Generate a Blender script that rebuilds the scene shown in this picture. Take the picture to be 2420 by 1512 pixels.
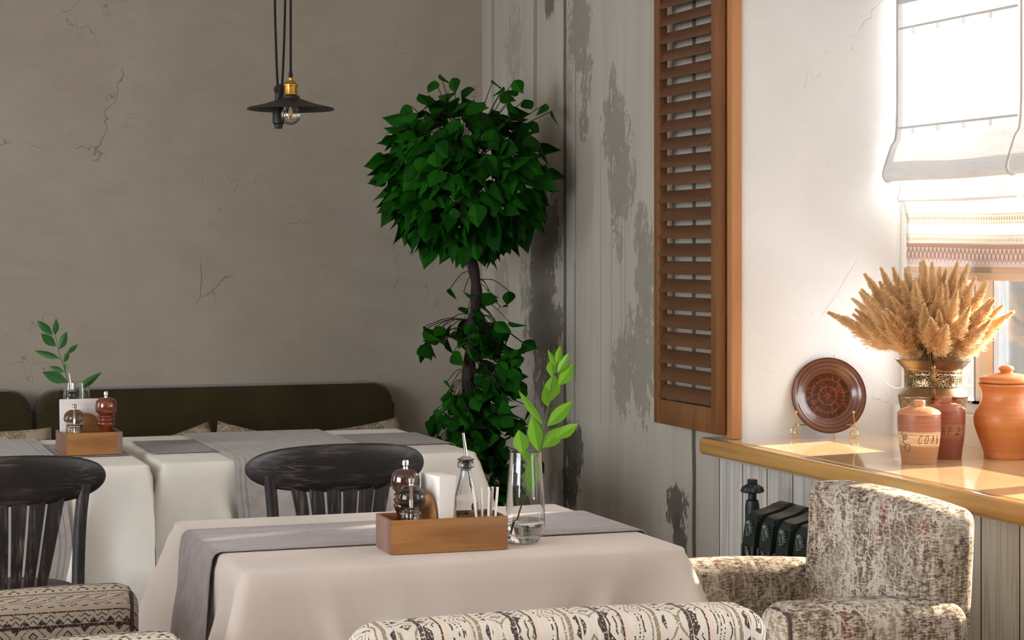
import bpy, bmesh, math, random
from math import sin, cos, pi, radians, sqrt, atan2
from mathutils import Vector, Matrix
random.seed(7)
SC = bpy.context.scene
for o in list(bpy.data.objects): bpy.data.objects.remove(o)

# ------------------------------------------------------------------ camera
F = 4700.0; W_, H_ = 2420, 1512; HOR = 590.0; CAMZ = 1.42
E1 = (0.9409, 0.3387)       # screen right  = cos/sin of the yaw in world XY
YAW = math.atan2(0.3387, 0.9409)
cam = bpy.data.cameras.new('camera'); co = bpy.data.objects.new('camera', cam); SC.collection.objects.link(co)
co.location = (0, 0, CAMZ); co.rotation_euler = (pi/2, 0, -YAW)
cam.sensor_width = 36; cam.lens = 36*F/W_; cam.shift_y = (HOR-H_/2)/W_; cam.clip_end = 200
SC.camera = co
SC.view_settings.view_transform = 'Standard'; SC.view_settings.look = 'None'
SC.view_settings.exposure = 0.18; SC.view_settings.gamma = 1.0; SC.view_settings.use_curve_mapping = False

# ------------------------------------------------------------------ light
SKY = 9.0
wd = bpy.data.worlds.new('sky'); SC.world = wd; wd.use_nodes = True
wn = wd.node_tree.nodes; wl = wd.node_tree.links
bg = wn['Background']; bg.inputs[0].default_value = (0.93, 0.96, 1.0, 1); bg.inputs[1].default_value = SKY
def sun_light(trav, strength, col, ang):
    l = bpy.data.lights.new('sun', 'SUN'); l.energy = strength; l.color = col; l.angle = radians(ang)
    o = bpy.data.objects.new('sun', l); SC.collection.objects.link(o)
    o.rotation_euler = Vector(trav).to_track_quat('-Z', 'Y').to_euler(); o.location = (6, 2, 3)
sun_light((-0.90, -0.20, -0.37), 30.0, (1.0, 0.83, 0.62), 1.2)
def portal(loc, rot, sx, sy):
    l = bpy.data.lights.new('window_daylight', 'AREA'); l.shape = 'RECTANGLE'; l.size = sx; l.size_y = sy
    l.cycles.is_portal = True
    o = bpy.data.objects.new('window_daylight', l); SC.collection.objects.link(o); o.location = loc; o.rotation_euler = rot
portal((3.60, 4.55, 1.75), (0, pi/2, 0), 1.9, 2.6)
def daylight(loc, rot, sx, sy, watt, col):
    l = bpy.data.lights.new('window_daylight', 'AREA'); l.shape = 'RECTANGLE'; l.size = sx; l.size_y = sy; l.energy = watt; l.color = col
    o = bpy.data.objects.new('window_daylight', l); SC.collection.objects.link(o); o.location = loc; o.rotation_euler = rot
daylight((3.66, 1.75, 1.75), (0, pi/2, 0), 1.8, 1.6, 32, (0.95, 0.97, 1.0))      # second window of the right wall
daylight((-3.5, 2.6, 1.75), (0, -pi/2, 0), 1.8, 3.2, 40, (1.0, 0.985, 0.96))      # wide window of the left wall

# ------------------------------------------------------------------ projection helpers (pixel -> world)
def W(px, py, d):
    x = (px-1210)/F*d
    return Vector((E1[0]*x+E1[1]*d, -E1[1]*x+E1[0]*d, CAMZ-(py-HOR)/F*d))
def onz(px, py, z):
    return W(px, py, F*(CAMZ-z)/(py-HOR))
def onX(px, py, X):
    k = (px-1210)/F; return W(px, py, X/(E1[0]*k+E1[1]))
def onY(px, py, Y):
    k = (px-1210)/F; return W(px, py, Y/(E1[0]-E1[1]*k))

# ------------------------------------------------------------------ node expression helper
class E:
    def __init__(s, nt, k): s.nt = nt; s.k = k
    def _m(s, op, *a, clamp=False):
        n = s.nt.nodes.new('ShaderNodeMath'); n.operation = op; n.use_clamp = clamp
        for i, v in enumerate([s]+list(a)):
            if isinstance(v, E): s.nt.links.new(v.k, n.inputs[i])
            else: n.inputs[i].default_value = v
        return E(s.nt, n.outputs[0])
    def __add__(s, o): return s._m('ADD', o)
    __radd__ = __add__
    def __sub__(s, o): return s._m('SUBTRACT', o)
    def __rsub__(s, o): return (s*-1.0)+o
    def __mul__(s, o): return s._m('MULTIPLY', o)
    __rmul__ = __mul__
    def __truediv__(s, o): return s._m('DIVIDE', o)
    def abs(s): return s._m('ABSOLUTE')
    def fract(s): return s._m('FRACT')
    def floor(s): return s._m('FLOOR')
    def lt(s, o): return s._m('LESS_THAN', o)
    def gt(s, o): return s._m('GREATER_THAN', o)
    def max(s, o): return s._m('MAXIMUM', o)
    def min(s, o): return s._m('MINIMUM', o)
    def sin(s): return s._m('SINE')
    def sqrt(s): return s._m('SQRT')
    def clamp(s): return s._m('ADD', 0.0, clamp=True)
    def band(s, c, w): return (s-c).abs().lt(w)
    def rep(s, p): return ((s/p).fract()-0.5).abs()*p      # triangle wave 0..p/2
    def sm(s, a, b):
        n = s.nt.nodes.new('ShaderNodeMapRange'); n.interpolation_type = 'SMOOTHSTEP'
        s.nt.links.new(s.k, n.inputs[0]); n.inputs[1].default_value = a; n.inputs[2].default_value = b
        return E(s.nt, n.outputs[0])

class Mat:
    def __init__(s, name, rough=0.5, spec=0.5, metal=0.0, **kw):
        s.m = bpy.data.materials.new(name); s.m.use_nodes = True; s.nt = s.m.node_tree
        s.b = s.nt.nodes['Principled BSDF']; s.out = s.nt.nodes['Material Output']
        s.set(Roughness=rough, Metallic=metal); s.b.inputs['Specular IOR Level'].default_value = spec
        for k, v in kw.items(): s.b.inputs[k.replace('_', ' ')].default_value = v
    def set(s, **kw):
        for k, v in kw.items():
            i = s.b.inputs[k.replace('_', ' ')]
            if isinstance(v, E): s.nt.links.new(v.k, i)
            elif hasattr(v, 'node'): s.nt.links.new(v, i)
            else: i.default_value = v if not isinstance(v, tuple) or len(v) != 3 or len(i.default_value) == 3 else (*v, 1)
    def coord(s, kind='Object'):
        t = s.nt.nodes.new('ShaderNodeTexCoord'); return t.outputs[kind]
    def xyz(s, kind='Object'):
        n = s.nt.nodes.new('ShaderNodeSeparateXYZ'); s.nt.links.new(s.coord(kind), n.inputs[0])
        return [E(s.nt, n.outputs[i]) for i in range(3)]
    def comb(s, *a):
        n = s.nt.nodes.new('ShaderNodeCombineXYZ')
        for i, v in enumerate(a):
            if isinstance(v, E): s.nt.links.new(v.k, n.inputs[i])
            else: n.inputs[i].default_value = v
        return n.outputs[0]
    def scaled(s, sc, kind='Object', src=None, loc=(0, 0, 0)):
        n = s.nt.nodes.new('ShaderNodeMapping'); s.nt.links.new(src or s.coord(kind), n.inputs[0])
        n.inputs['Scale'].default_value = sc; n.inputs['Location'].default_value = loc; return n.outputs[0]
    def noise(s, vec, scale=1, detail=4, rough=0.55, dist=0.0):
        n = s.nt.nodes.new('ShaderNodeTexNoise'); s.nt.links.new(vec, n.inputs['Vector'])
        n.inputs['Scale'].default_value = scale; n.inputs['Detail'].default_value = detail
        n.inputs['Roughness'].default_value = rough; n.inputs['Distortion'].default_value = dist
        return E(s.nt, n.outputs[0])
    def voro(s, vec, scale=1, feat='DISTANCE_TO_EDGE'):
        n = s.nt.nodes.new('ShaderNodeTexVoronoi'); s.nt.links.new(vec, n.inputs['Vector'])
        n.feature = feat; n.inputs['Scale'].default_value = scale; return E(s.nt, n.outputs['Distance'])
    def mix(s, f, a, b):
        n = s.nt.nodes.new('ShaderNodeMix'); n.data_type = 'RGBA'
        for i, v in ((0, f), (6, a), (7, b)):
            if isinstance(v, E): s.nt.links.new(v.k, n.inputs[i])
            elif hasattr(v, 'node'): s.nt.links.new(v, n.inputs[i])
            elif isinstance(v, tuple): n.inputs[i].default_value = (*v[:3], 1)
            else: n.inputs[i].default_value = v
        return n.outputs[2]
    def bump(s, h, strength=0.3, dist=0.01):
        n = s.nt.nodes.new('ShaderNodeBump'); s.nt.links.new(h.k, n.inputs['Height'])
        n.inputs['Strength'].default_value = strength; n.inputs['Distance'].default_value = dist
        s.nt.links.new(n.outputs[0], s.b.inputs['Normal'])

def plain(name, col, rough=0.5, metal=0.0, spec=0.5, **kw):
    m = Mat(name, rough, spec, metal, **kw); m.set(Base_Color=col); return m.m

def wood(name, a, b, axis=0, rough=0.5, scale=1.0, spec=0.4, coat=0.0, fine=0.25):
    m = Mat(name, rough, spec); sc = [60*scale]*3; sc[axis] = 3*scale
    n = m.noise(m.scaled(tuple(sc)), 1, 5, 0.6, 0.4)
    sc2 = [14*scale]*3; sc2[axis] = 1.2*scale
    n2 = m.noise(m.scaled(tuple(sc2)), 1, 3, 0.5, 1.2)
    f = (n2*0.65+n*0.35).sm(0.36, 0.64)
    m.set(Base_Color=m.mix(f, a, b)); m.bump(n, fine, 0.002)
    if coat: m.set(Coat_Weight=coat)
    return m.m

def glass(name, tint=(1, 1, 1), ior=1.45, rough=0.0):
    m = bpy.data.materials.new(name); m.use_nodes = True; nt = m.node_tree; nt.nodes.clear()
    o = nt.nodes.new('ShaderNodeOutputMaterial'); g = nt.nodes.new('ShaderNodeBsdfGlass')
    g.inputs['Color'].default_value = (*tint, 1); g.inputs['IOR'].default_value = ior; g.inputs['Roughness'].default_value = rough
    nt.links.new(g.outputs[0], o.inputs[0]); return m
def thin_glass(name, base=0.06):
    m = bpy.data.materials.new(name); m.use_nodes = True; nt = m.node_tree; nt.nodes.clear()
    o = nt.nodes.new('ShaderNodeOutputMaterial'); t = nt.nodes.new('ShaderNodeBsdfTransparent'); g = nt.nodes.new('ShaderNodeBsdfGlossy')
    g.inputs['Roughness'].default_value = 0.02; mx = nt.nodes.new('ShaderNodeMixShader')
    lw = nt.nodes.new('ShaderNodeLayerWeight'); lw.inputs[0].default_value = 0.25
    mp = nt.nodes.new('ShaderNodeMapRange'); mp.inputs[3].default_value = base; mp.inputs[4].default_value = 0.75
    nt.links.new(lw.outputs['Fresnel'], mp.inputs[0]); nt.links.new(mp.outputs[0], mx.inputs[0])
    nt.links.new(t.outputs[0], mx.inputs[1]); nt.links.new(g.outputs[0], mx.inputs[2]); nt.links.new(mx.outputs[0], o.inputs[0]); return m

# ------------------------------------------------------------------ mesh helpers
ROOTM = {}
def bm_(): return bmesh.new()
def box(bm, x0, x1, y0, y1, z0, z1, r=0.0, seg=2):
    g = bmesh.ops.create_cube(bm, size=1); vs = g['verts']
    for v in vs: v.co = Vector(((x0+x1)/2+v.co.x*(x1-x0), (y0+y1)/2+v.co.y*(y1-y0), (z0+z1)/2+v.co.z*(z1-z0)))
    if r > 0:
        es = list({e for v in vs for e in v.link_edges})
        bmesh.ops.bevel(bm, geom=es, offset=r, segments=seg, affect='EDGES', profile=0.5, clamp_overlap=True)
    return bm
def tube(bm, pts, r, n=8, cap=True, flat=None):
    pts = [Vector(p) for p in pts]; rr = r if isinstance(r, (list, tuple)) else [r]*len(pts)
    rings = []; up = None
    for i, p in enumerate(pts):
        t = (pts[min(i+1, len(pts)-1)]-pts[max(i-1, 0)])
        if t.length < 1e-9: t = Vector((0, 0, 1))
        t.normalize()
        if up is None: up = Vector((0, 0, 1)) if abs(t.z) < 0.9 else Vector((1, 0, 0))
        a = t.cross(up)
        if a.length < 1e-6: a = t.orthogonal()
        a.normalize(); b = a.cross(t).normalized(); up = b
        rings.append([bm.verts.new(p+(a*cos(2*pi*k/n)+b*sin(2*pi*k/n)*(flat or 1))*rr[i]) for k in range(n)])
    for i in range(len(rings)-1):
        for k in range(n):
            bm.faces.new((rings[i][k], rings[i][(k+1) % n], rings[i+1][(k+1) % n], rings[i+1][k]))
    if cap:
        bm.faces.new(rings[0][::-1]); bm.faces.new(rings[-1])
    return bm
def lathe(bm, prof, n=48, c=(0, 0, 0), closed=False):
    c = Vector(c); rings = []
    for (r, z) in prof:
        if r < 1e-5: rings.append([bm.verts.new(c+Vector((0, 0, z)))])
        else: rings.append([bm.verts.new(c+Vector((r*cos(2*pi*k/n), r*sin(2*pi*k/n), z))) for k in range(n)])
    pr = list(zip(rings, rings[1:]))
    if closed: pr.append((rings[-1], rings[0]))
    for A, B in pr:
        for k in range(n):
            k2 = (k+1) % n
            if len(A) == 1 and len(B) == 1: break
            if len(A) == 1: bm.faces.new((A[0], B[k2], B[k]))
            elif len(B) == 1: bm.faces.new((A[k], A[k2], B[0]))
            else: bm.faces.new((A[k], A[k2], B[k2], B[k]))
    return bm
def smoothprof(pts, sub=6):
    out = []
    P = [Vector((a, b)) for a, b in pts]
    for i in range(len(P)-1):
        p0 = P[max(i-1, 0)]; p1 = P[i]; p2 = P[i+1]; p3 = P[min(i+2, len(P)-1)]
        for k in range(sub):
            t = k/sub
            q = 0.5*((2*p1)+(p2-p0)*t+(2*p0-5*p1+4*p2-p3)*t*t+(3*p1-p0-3*p2+p3)*t**3)
            out.append((max(q.x, 0.0), q.y))
    out.append((P[-1].x, P[-1].y)); return out
def smoothpath(pts, sub=6):
    P = [Vector(p) for p in pts]; out = []
    for i in range(len(P)-1):
        p0 = P[max(i-1, 0)]; p1 = P[i]; p2 = P[i+1]; p3 = P[min(i+2, len(P)-1)]
        for k in range(sub):
            t = k/sub
            out.append(0.5*((2*p1)+(p2-p0)*t+(2*p0-5*p1+4*p2-p3)*t*t+(3*p1-p0-3*p2+p3)*t**3))
    out.append(P[-1]); return out
def grid(bm, fn, nu, nv, uv=None, closeu=False):
    V = [[bm.verts.new(fn(i/nu, j/nv)) for j in range(nv+1)] for i in range(nu+(0 if closeu else 1))]
    L = bm.loops.layers.uv.verify() if uv else None
    for i in range(nu):
        i2 = (i+1) % len(V)
        for j in range(nv):
            f = bm.faces.new((V[i][j], V[i2][j], V[i2][j+1], V[i][j+1]))
            if uv:
                for lp, (a, b) in zip(f.loops, ((i, j), (i+1, j), (i+1, j+1), (i, j+1))): lp[L].uv = uv(a/nu, b/nv)
    return V
def mesh(name, bm, mat, smooth=True, ang=40, fix=True):
    if fix: bmesh.ops.recalc_face_normals(bm, faces=bm.faces)
    me = bpy.data.meshes.new(name); bm.to_mesh(me); bm.free()
    for m in (mat if isinstance(mat, (list, tuple)) else [mat]): me.materials.append(m)
    if smooth:
        me.shade_smooth()
        try: me.set_sharp_from_angle(angle=radians(ang))
        except Exception: pass
    return me
def rootof(o):
    while o.parent: o = o.parent
    return o
def obj(name, bm, mat, parent=None, world=False, loc=None, smooth=True, ang=40, label=None, fix=True):
    if world and parent is not None:
        bm.transform(ROOTM[rootof(parent).name].inverted())
    if loc is not None and parent is None:
        bm.transform(Matrix.Translation(-Vector(loc)))
    me = mesh(name, bm, mat, smooth, ang, fix)
    o = bpy.data.objects.new(name, me); SC.collection.objects.link(o)
    if parent is not None: o.parent = parent
    elif loc is not None: o.location = loc
    if label: o['label'] = label
    return o
def tag(o, label, cat, group=None, kind=None):
    if label: o['label'] = label
    if cat: o['category'] = cat
    if group: o['group'] = group
    if kind: o['kind'] = kind
    return o
def thing(name, label, cat, loc=(0, 0, 0), rz=0.0, group=None):
    o = bpy.data.objects.new(name, None); SC.collection.objects.link(o)
    o.empty_display_size = 0.05
    o.location = loc; o.rotation_euler = (0, 0, rz); tag(o, label, cat, group)
    ROOTM[o.name] = Matrix.Translation(Vector(loc)) @ Matrix.Rotation(rz, 4, 'Z'); return o
def struct(name, bm, mat, parent=None, smooth=False):
    o = obj(name, bm, mat, parent, smooth=smooth)
    if parent is None: o['kind'] = 'structure'
    return o
def dup(root, loc, rz=None, label=None):
    r = root.copy(); SC.collection.objects.link(r); r.location = loc
    if rz is not None: r.rotation_euler = (0, 0, rz)
    if label: r['label'] = label
    ROOTM[r.name] = Matrix.Translation(Vector(loc)) @ Matrix.Rotation(r.rotation_euler[2], 4, 'Z')
    for ch in list(root.children):
        c = ch.copy(); SC.collection.objects.link(c); c.parent = r
        for g in ch.children:
            d = g.copy(); SC.collection.objects.link(d); d.parent = c
    return r

# ------------------------------------------------------------------ room dimensions
XW = 2.90; YB = 8.45; XL = -3.2; YF = -1.6; ZC = 2.95
SILL = 0.80; WY0, WY1 = 3.3, 5.86; WZ1 = 2.65; XWIN = 3.50; XOUT = 3.58

# ------------------------------------------------------------------ wall materials
def plaster(name, a, b, cr=0.5, rough=0.75):
    m = Mat(name, rough, 0.25); v = m.coord()
    big = m.noise(m.scaled((1.1, 1.1, 0.9)), 1, 5, 0.55, 0.6)
    trow = m.noise(m.scaled((5, 5, 9)), 1, 4, 0.6, 0.8)
    cr_w = m.noise(m.scaled((3, 3, 3)), 1, 4, 0.6)
    n = m.nt.nodes.new('ShaderNodeVectorMath'); n.operation = 'ADD'
    m.nt.links.new(v, n.inputs[0]); m.nt.links.new(m.comb(cr_w, cr_w*0.8, cr_w*1.3), n.inputs[1])
    e = m.voro(n.outputs[0], 2.3)
    gate = m.noise(m.scaled((2.2, 2.2, 2.2), loc=(4, 2, 7)), 1, 3, 0.6).sm(0.55, 0.62)
    crack = (1.0-e.sm(0.0, 0.006))*gate
    col = m.mix((big*0.7+trow*0.3).sm(0.35, 0.65), a, b)
    m.set(Base_Color=m.mix(crack*cr, col, (a[0]*0.35, a[1]*0.33, a[2]*0.3)))
    m.bump(trow*0.8+big*1.5-crack*0.6+gate*0.15, 0.35, 0.012); return m.m
M_back = plaster('grey brown plaster', (0.385, 0.338, 0.28), (0.45, 0.40, 0.335), 0.6)
M_white = plaster('white plaster', (0.69, 0.70, 0.71), (0.74, 0.75, 0.76), 0.4)
M_ceil = plain('ceiling paint', (0.72, 0.69, 0.64), 0.9)

def mural():
    m = Mat('printed woodland mural', 0.7, 0.25); X, Y, Z = m.xyz()
    base = m.mix(m.noise(m.scaled((1, 9, 0.6)), 1, 4, 0.6).sm(0.3, 0.7), (0.45, 0.415, 0.355), (0.52, 0.485, 0.425))
    base = m.mix(m.noise(m.scaled((1, 22, 1.6)), 1, 5, 0.7).sm(0.5, 0.75)*0.2, base, (0.27, 0.25, 0.215))
    col = base
    wob = m.noise(m.scaled((1, 2, 5)), 1, 3, 0.6)
    def stripe(px, y0, y1, w, c, f=0.9):
        nonlocal col
        a = onX(px, 600, XW).y; z0 = onX(px, y1, XW).z; z1 = onX(px, y0, XW).z
        k = (Y+(wob-0.5)*0.015).band(a, w)*(Z-0.0).gt(z0)*Z.lt(z1)
        col = m.mix(k*f, col, c)
    D = (0.155, 0.14, 0.115); D2 = (0.105, 0.095, 0.08); G = (0.285, 0.265, 0.225)
    stripe(1165, -200, 300, 0.020, G, 0.7); stripe(1265, -200, 260, 0.022, G, 0.9)
    stripe(1360, 80, 900, 0.005, D, 0.6); stripe(1358, 620, 1060, 0.008, D, 0.5)
    for px in (1420, 1445, 1468, 1477): stripe(px, 320+(px % 5)*30, 1000, 0.004, G, 0.75)
    for px in (1475, 1150): stripe(px, 120, 500, 0.002, G, 0.6)
    stripe(1335, -200, 1200, 0.0165, (0.12, 0.115, 0.11), 0.95)
    stripe(1640, -300, 1400, 0.015, (0.10, 0.092, 0.075), 0.95)
    nz = m.noise(m.scaled((1, 24, 11)), 1, 7, 0.75, 0.3)
    nz2 = m.noise(m.scaled((1, 45, 30)), 1, 4, 0.7)
    nn = nz*0.7+nz2*0.3
    def leaf(px, py, rx, ry, c, dens=0.0, f=0.9, lean=0.0):
        nonlocal col
        p = onX(px, py, XW); a = abs(onX(px+rx, py, XW).y-p.y); b = abs(onX(px, py+ry, XW).z-p.z)
        dy = (Y-p.y+(Z-p.z)*lean)/a; dz = (Z-p.z)/b
        d = (dy*dy+dz*dz)
        k = (nn-d*0.14+(dens-0.0)).sm(0.455, 0.475)*d.lt(2.2)
        col = m.mix(k*f, col, c)
    leaf(1370, 60, 26, 110, G, 0.09); leaf(1384, 190, 20, 90, G, 0.03); leaf(1380, 290, 14, 60, G, 0.03)
    leaf(1345, 150, 12, 200, G, 0.0, 0.6)
    leaf(1300, 5, 12, 40, D, 0.1); leaf(1128, 50, 5, 80, D2, 0.12)
    leaf(1452, 300, 30, 90, G, 0.09, 0.9); leaf(1468, 420, 36, 120, G, 0.07, 0.9); leaf(1448, 210, 12, 60, G, 0.05)
    leaf(1515, 560, 20, 90, G, 0.07); leaf(1525, 660, 28, 150, G, 0.08); leaf(1520, 840, 36, 170, G, 0.07)
    leaf(1460, 560, 16, 100, G, 0.0); leaf(1470, 880, 26, 100, G, 0.08); leaf(1490, 800, 18, 90, G, 0.04)
    leaf(1286, 560, 34, 90, D, 0.14); leaf(1280, 680, 30, 150, D, 0.12); leaf(1285, 770, 46, 70, D, 0.11); leaf(1285, 880, 34, 120, D, 0.04)
    leaf(1240, 690, 20, 120, G, 0.0); leaf(1185, 700, 22, 160, G, 0.04, 0.7); leaf(1215, 110, 30, 130, G, 0.02, 0.5)
    leaf(1355, 1060, 24, 60, D2, 0.10); leaf(1350, 1140, 22, 80, D2, 0.06); leaf(1600, 1205, 26, 55, D2, 0.10); leaf(1605, 1270, 18, 60, D2, 0.07)
    m.set(Base_Color=col); m.bump(m.noise(m.scaled((1, 12, 3)), 1, 4, 0.6), 0.2, 0.004); return m.m
M_mural = mural()

def planks(name, a, b, axis, pitch, gap, off=0.0):
    m = Mat(name, 0.6, 0.35); c = m.xyz()[axis]
    t = (c-off)/pitch; g = (t.fract()-0.5).abs().gt(0.5-gap/pitch)
    idn = t.floor()
    sc = [3, 3, 3]; sc[axis] = 40; sc[2] = 1.6
    v = m.scaled(tuple(sc))
    grain = m.noise(v, 1, 5, 0.65, 1.0)
    kn = m.voro(m.scaled((3.5, 3.5, 1.4)), 1.6, 'F1').lt(0.045)
    tone = ((idn*12.9898).sin()*43758.5).fract()
    col = m.mix(grain.sm(0.42, 0.66), a, b); col = m.mix(tone*0.25, col, b)
    col = m.mix(kn*0.6, col, (0.12, 0.09, 0.06))
    col = m.mix(g, col, (0.05, 0.043, 0.03)); m.set(Base_Color=col)
    m.bump(grain*0.25-g*1.0, 0.5, 0.004); return m.m
seamY = onX(1755, 1150, 2.88).y
M_plank = planks('whitewashed boards', (0.62, 0.61, 0.57), (0.42, 0.40, 0.35), 1, 0.172, 0.003, seamY)
M_floor = planks('brown floor boards', (0.20, 0.12, 0.07), (0.12, 0.07, 0.04), 0, 0.14, 0.002)

# ------------------------------------------------------------------ room shell
struct('floor', box(bm_(), XL, XW+0.7, YF-0.1, YB+0.1, -0.1, 0), M_floor)
struct('ceiling', box(bm_(), XL-0.1, XW+0.7, YF-0.1, YB+0.1, ZC, ZC+0.1), M_ceil)
struct('wall_back', box(bm_(), XL, XW+0.1, YB, YB+0.15, 0, ZC), M_back)
b = bm_()
for (y0, y1, z0, z1) in ((YF-0.1, YB+0.15, 0, 0.8), (YF-0.1, YB+0.15, 2.65, ZC), (YF-0.1, 0.95, 0.8, 2.65), (4.25, 6.45, 0.8, 2.65), (7.25, YB+0.15, 0.8, 2.65)):
    box(b, XL-0.15, XL, y0, y1, z0, z1)
struct('wall_left', b, M_back)
b = bm_()
for (y0, y1, z0, z1) in ((YF, YB, 0, SILL-0.055), (YF, YB, WZ1, ZC), (WY1, YB, SILL-0.055, WZ1), (2.6, WY0, SILL-0.055, WZ1), (YF, 0.9, SILL-0.055, WZ1)):
    box(b, XW, XOUT, y0, y1, z0, z1)
for f in b.faces:
    f.normal_update()
    f.material_index = 1 if abs(f.normal.x) < 0.5 or f.calc_center_median().x > XW+0.1 else 0
wr = struct('wall_right', b, [M_mural, M_white])
b = bm_()
box(b, XL, XOUT, YF-0.12, YF, 0, ZC)
struct('wall_front', b, M_back)

# boards under the sill
y_end = onX(1697, 1150, 2.88).y
struct('trim_1', box(bm_(), 2.88, XW, -1.0, y_end, 0, SILL-0.055), M_plank)

# sill
M_sill = wood('honey varnished sill wood', (0.62, 0.36, 0.12), (0.45, 0.24, 0.07), 1, 0.12, 0.8, 0.5, 0.6, 0.05)
def sill_top_mat():
    m = Mat('glossy cream sill board', 0.10, 0.5); n = m.noise(m.scaled((30, 1.6, 8)), 1, 4, 0.5, 0.8)
    m.set(Base_Color=m.mix(n.sm(0.35, 0.65), (0.72, 0.52, 0.30), (0.66, 0.46, 0.25)), Coat_Weight=0.4); return m.m
t = bpy.data.objects.new('trim_2', None); SC.collection.objects.link(t); t['kind'] = 'structure'; ROOTM['trim_2'] = Matrix.Identity(4)
ytip = 6.0
def sill_poly(bm, x0, x1, y0, y1, z0, z1, r):
    return box(bm, x0, x1, y0, y1, z0, z1, r, 4)
b = bm_(); sill_poly(b, 2.815, 2.885, 0.5, ytip, SILL-0.058, SILL, 0.016); obj('sill_nosing', b, M_sill, t)
b = bm_(); box(b, 2.86, XW, WY1, ytip-0.012, SILL-0.05, SILL-0.0005); box(b, 2.86, 3.52, WY0-0.02, WY1, SILL-0.05, SILL+0.0008)
obj('sill_board', b, sill_top_mat(), t, smooth=False)

# window
M_frame = plain('white window frame', (0.86, 0.84, 0.80), 0.35)
M_seal = plain('grey window seal', (0.34, 0.35, 0.36), 0.5)
M_pane = thin_glass('window pane glass')
def window(name, y0, y1, z0, z1, muls):
    w = bpy.data.objects.new(name, None); SC.collection.objects.link(w); w['kind'] = 'structure'; ROOTM[name] = Matrix.Identity(4)
    b = bm_()
    box(b, 3.503, 3.556, y0+0.01, y1-0.01, z0, z0+0.035, 0.004); box(b, 3.503, 3.556, y0+0.01, y1-0.01, z1-0.06, z1-0.001, 0.004)
    box(b, 3.500, 3.56, y1-0.06, y1-0.0005, z0+0.0005, z1-0.0015, 0.004); box(b, 3.500, 3.56, y0+0.0005, y0+0.06, z0+0.0005, z1-0.0015, 0.004)
    zt = 1.42; box(b, 3.506, 3.552, y0+0.02, y1-0.02, zt-0.03, zt+0.03, 0.004)
    for ym in muls: box(b, 3.500, 3.559, ym-0.05, ym+0.05, z0+0.02, zt, 0.004)
    obj('window_frame', b, M_frame, w)
    edges = [y0+0.06]+[v for ym in muls for v in (ym-0.05, ym+0.05)]+[y1-0.06]
    for k in range(0, len(edges), 2):
        a, c = edges[k], edges[k+1]
        s = bm_()
        box(s, 3.49, 3.52, a, c, z0+0.035, z0+0.043); box(s, 3.50, 3.52, a, a+0.006, z0+0.04, zt-0.03); box(s, 3.50, 3.52, c-0.006, c, z0+0.04, zt-0.03)
        obj('glazing_seal', s, M_seal, w, smooth=False)
        obj('pane', box(bm_(), 3.520, 3.524, a, c, z0+0.05, z1-0.05), M_pane, w, smooth=False)
    return w
window('window_1', WY0, WY1, SILL+0.10, WZ1, [onX(2325, 800, 3.5).y, 4.5])
# cream strip of wall between sill board and window frame
struct('trim_3', box(bm_(), 3.47, 3.56, WY0, WY1, SILL+0.001, SILL+0.10), M_frame)
struct('trim_5', box(bm_(), 8.0, 8.1, 2.0, 13.0, -0.2, 1.30), planks('cream outdoor boards', (0.25, 0.23, 0.19), (0.21, 0.19, 0.155), 1, 0.30, 0.012))
window('window_2', 0.9, 2.6, SILL, WZ1, [1.75])

# shutter casing and shutter
M_sh = wood('warm brown shutter wood', (0.24, 0.105, 0.038), (0.17, 0.072, 0.025), 2, 0.45, 1.0, 0.4)
M_shl = wood('louvre wood', (0.15, 0.068, 0.03), (0.11, 0.05, 0.022), 1, 0.5, 1.0, 0.35)
M_case = wood('light orange casing wood', (0.50, 0.24, 0.10), (0.42, 0.19, 0.08), 2, 0.5, 0.8, 0.35)
struct('trim_4', box(bm_(), 2.868, 2.905, WY1-0.008, WY1+0.06, SILL+0.002, WZ1, 0.002), M_case)
ZB = 0.815; ys0 = 5.885; ys1 = onX(1548, 900, 2.835).y
t = thing('window_shutter', 'tall brown louvred wooden shutter folded back against the mural wall', 'shutter', (2.845, (ys0+ys1)/2, ZB))
x0, x1 = 2.830, 2.862
b = bm_(); box(b, x0, x1, ys0, ys0+0.048, ZB, 2.62, 0.003); obj('stile', b, M_sh, t, True)
b = bm_(); box(b, x0, x1, ys1-0.048, ys1, ZB, 2.62, 0.003); obj('stile', b, M_sh, t, True)
b = bm_(); box(b, x0+0.003, x1-0.003, ys0+0.047, ys1-0.047, ZB, ZB+0.085, 0.002); obj('rail', b, M_sh, t, True)
b = bm_(); box(b, x0+0.003, x1-0.003, ys0+0.047, ys1-0.047, 2.54, 2.62, 0.002); obj('rail', b, M_sh, t, True)
b = bm_()
pitch = 42.6*6.75/F; z = ZB+0.085+0.03
while z < 2.52:
    # a louvre, tilted: low edge towards the room
    cy0, cy1 = ys0+0.046, ys1-0.046; hw = 0.0285; th = 0.0035; a = radians(52)
    c = Vector(((x0+x1)/2-0.004, 0, z)); dx = Vector((cos(a), 0, sin(a))); nx = Vector((-sin(a), 0, cos(a)))
    pr = []
    for k in range(10):
        q = 2*pi*k/10; pr.append(c+dx*hw*cos(q)+nx*th*sin(q))
    A = [b.verts.new((p.x, cy0, p.z)) for p in pr]; B = [b.verts.new((p.x, cy1, p.z)) for p in pr]
    for k in range(10): b.faces.new((A[k], A[(k+1) % 10], B[(k+1) % 10], B[k]))
    b.faces.new(A); b.faces.new(B[::-1]); z += pitch
obj('louvers', b, M_shl, t, True)
b = bm_(); tube(b, [(x1+0.004, ys0+0.01, 1.1), (x1+0.004, ys0+0.01, 1.2)], 0.006); obj('hinge', b, plain('dark hinge metal', (0.05, 0.04, 0.03), 0.4, 1.0), t, True)

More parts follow.
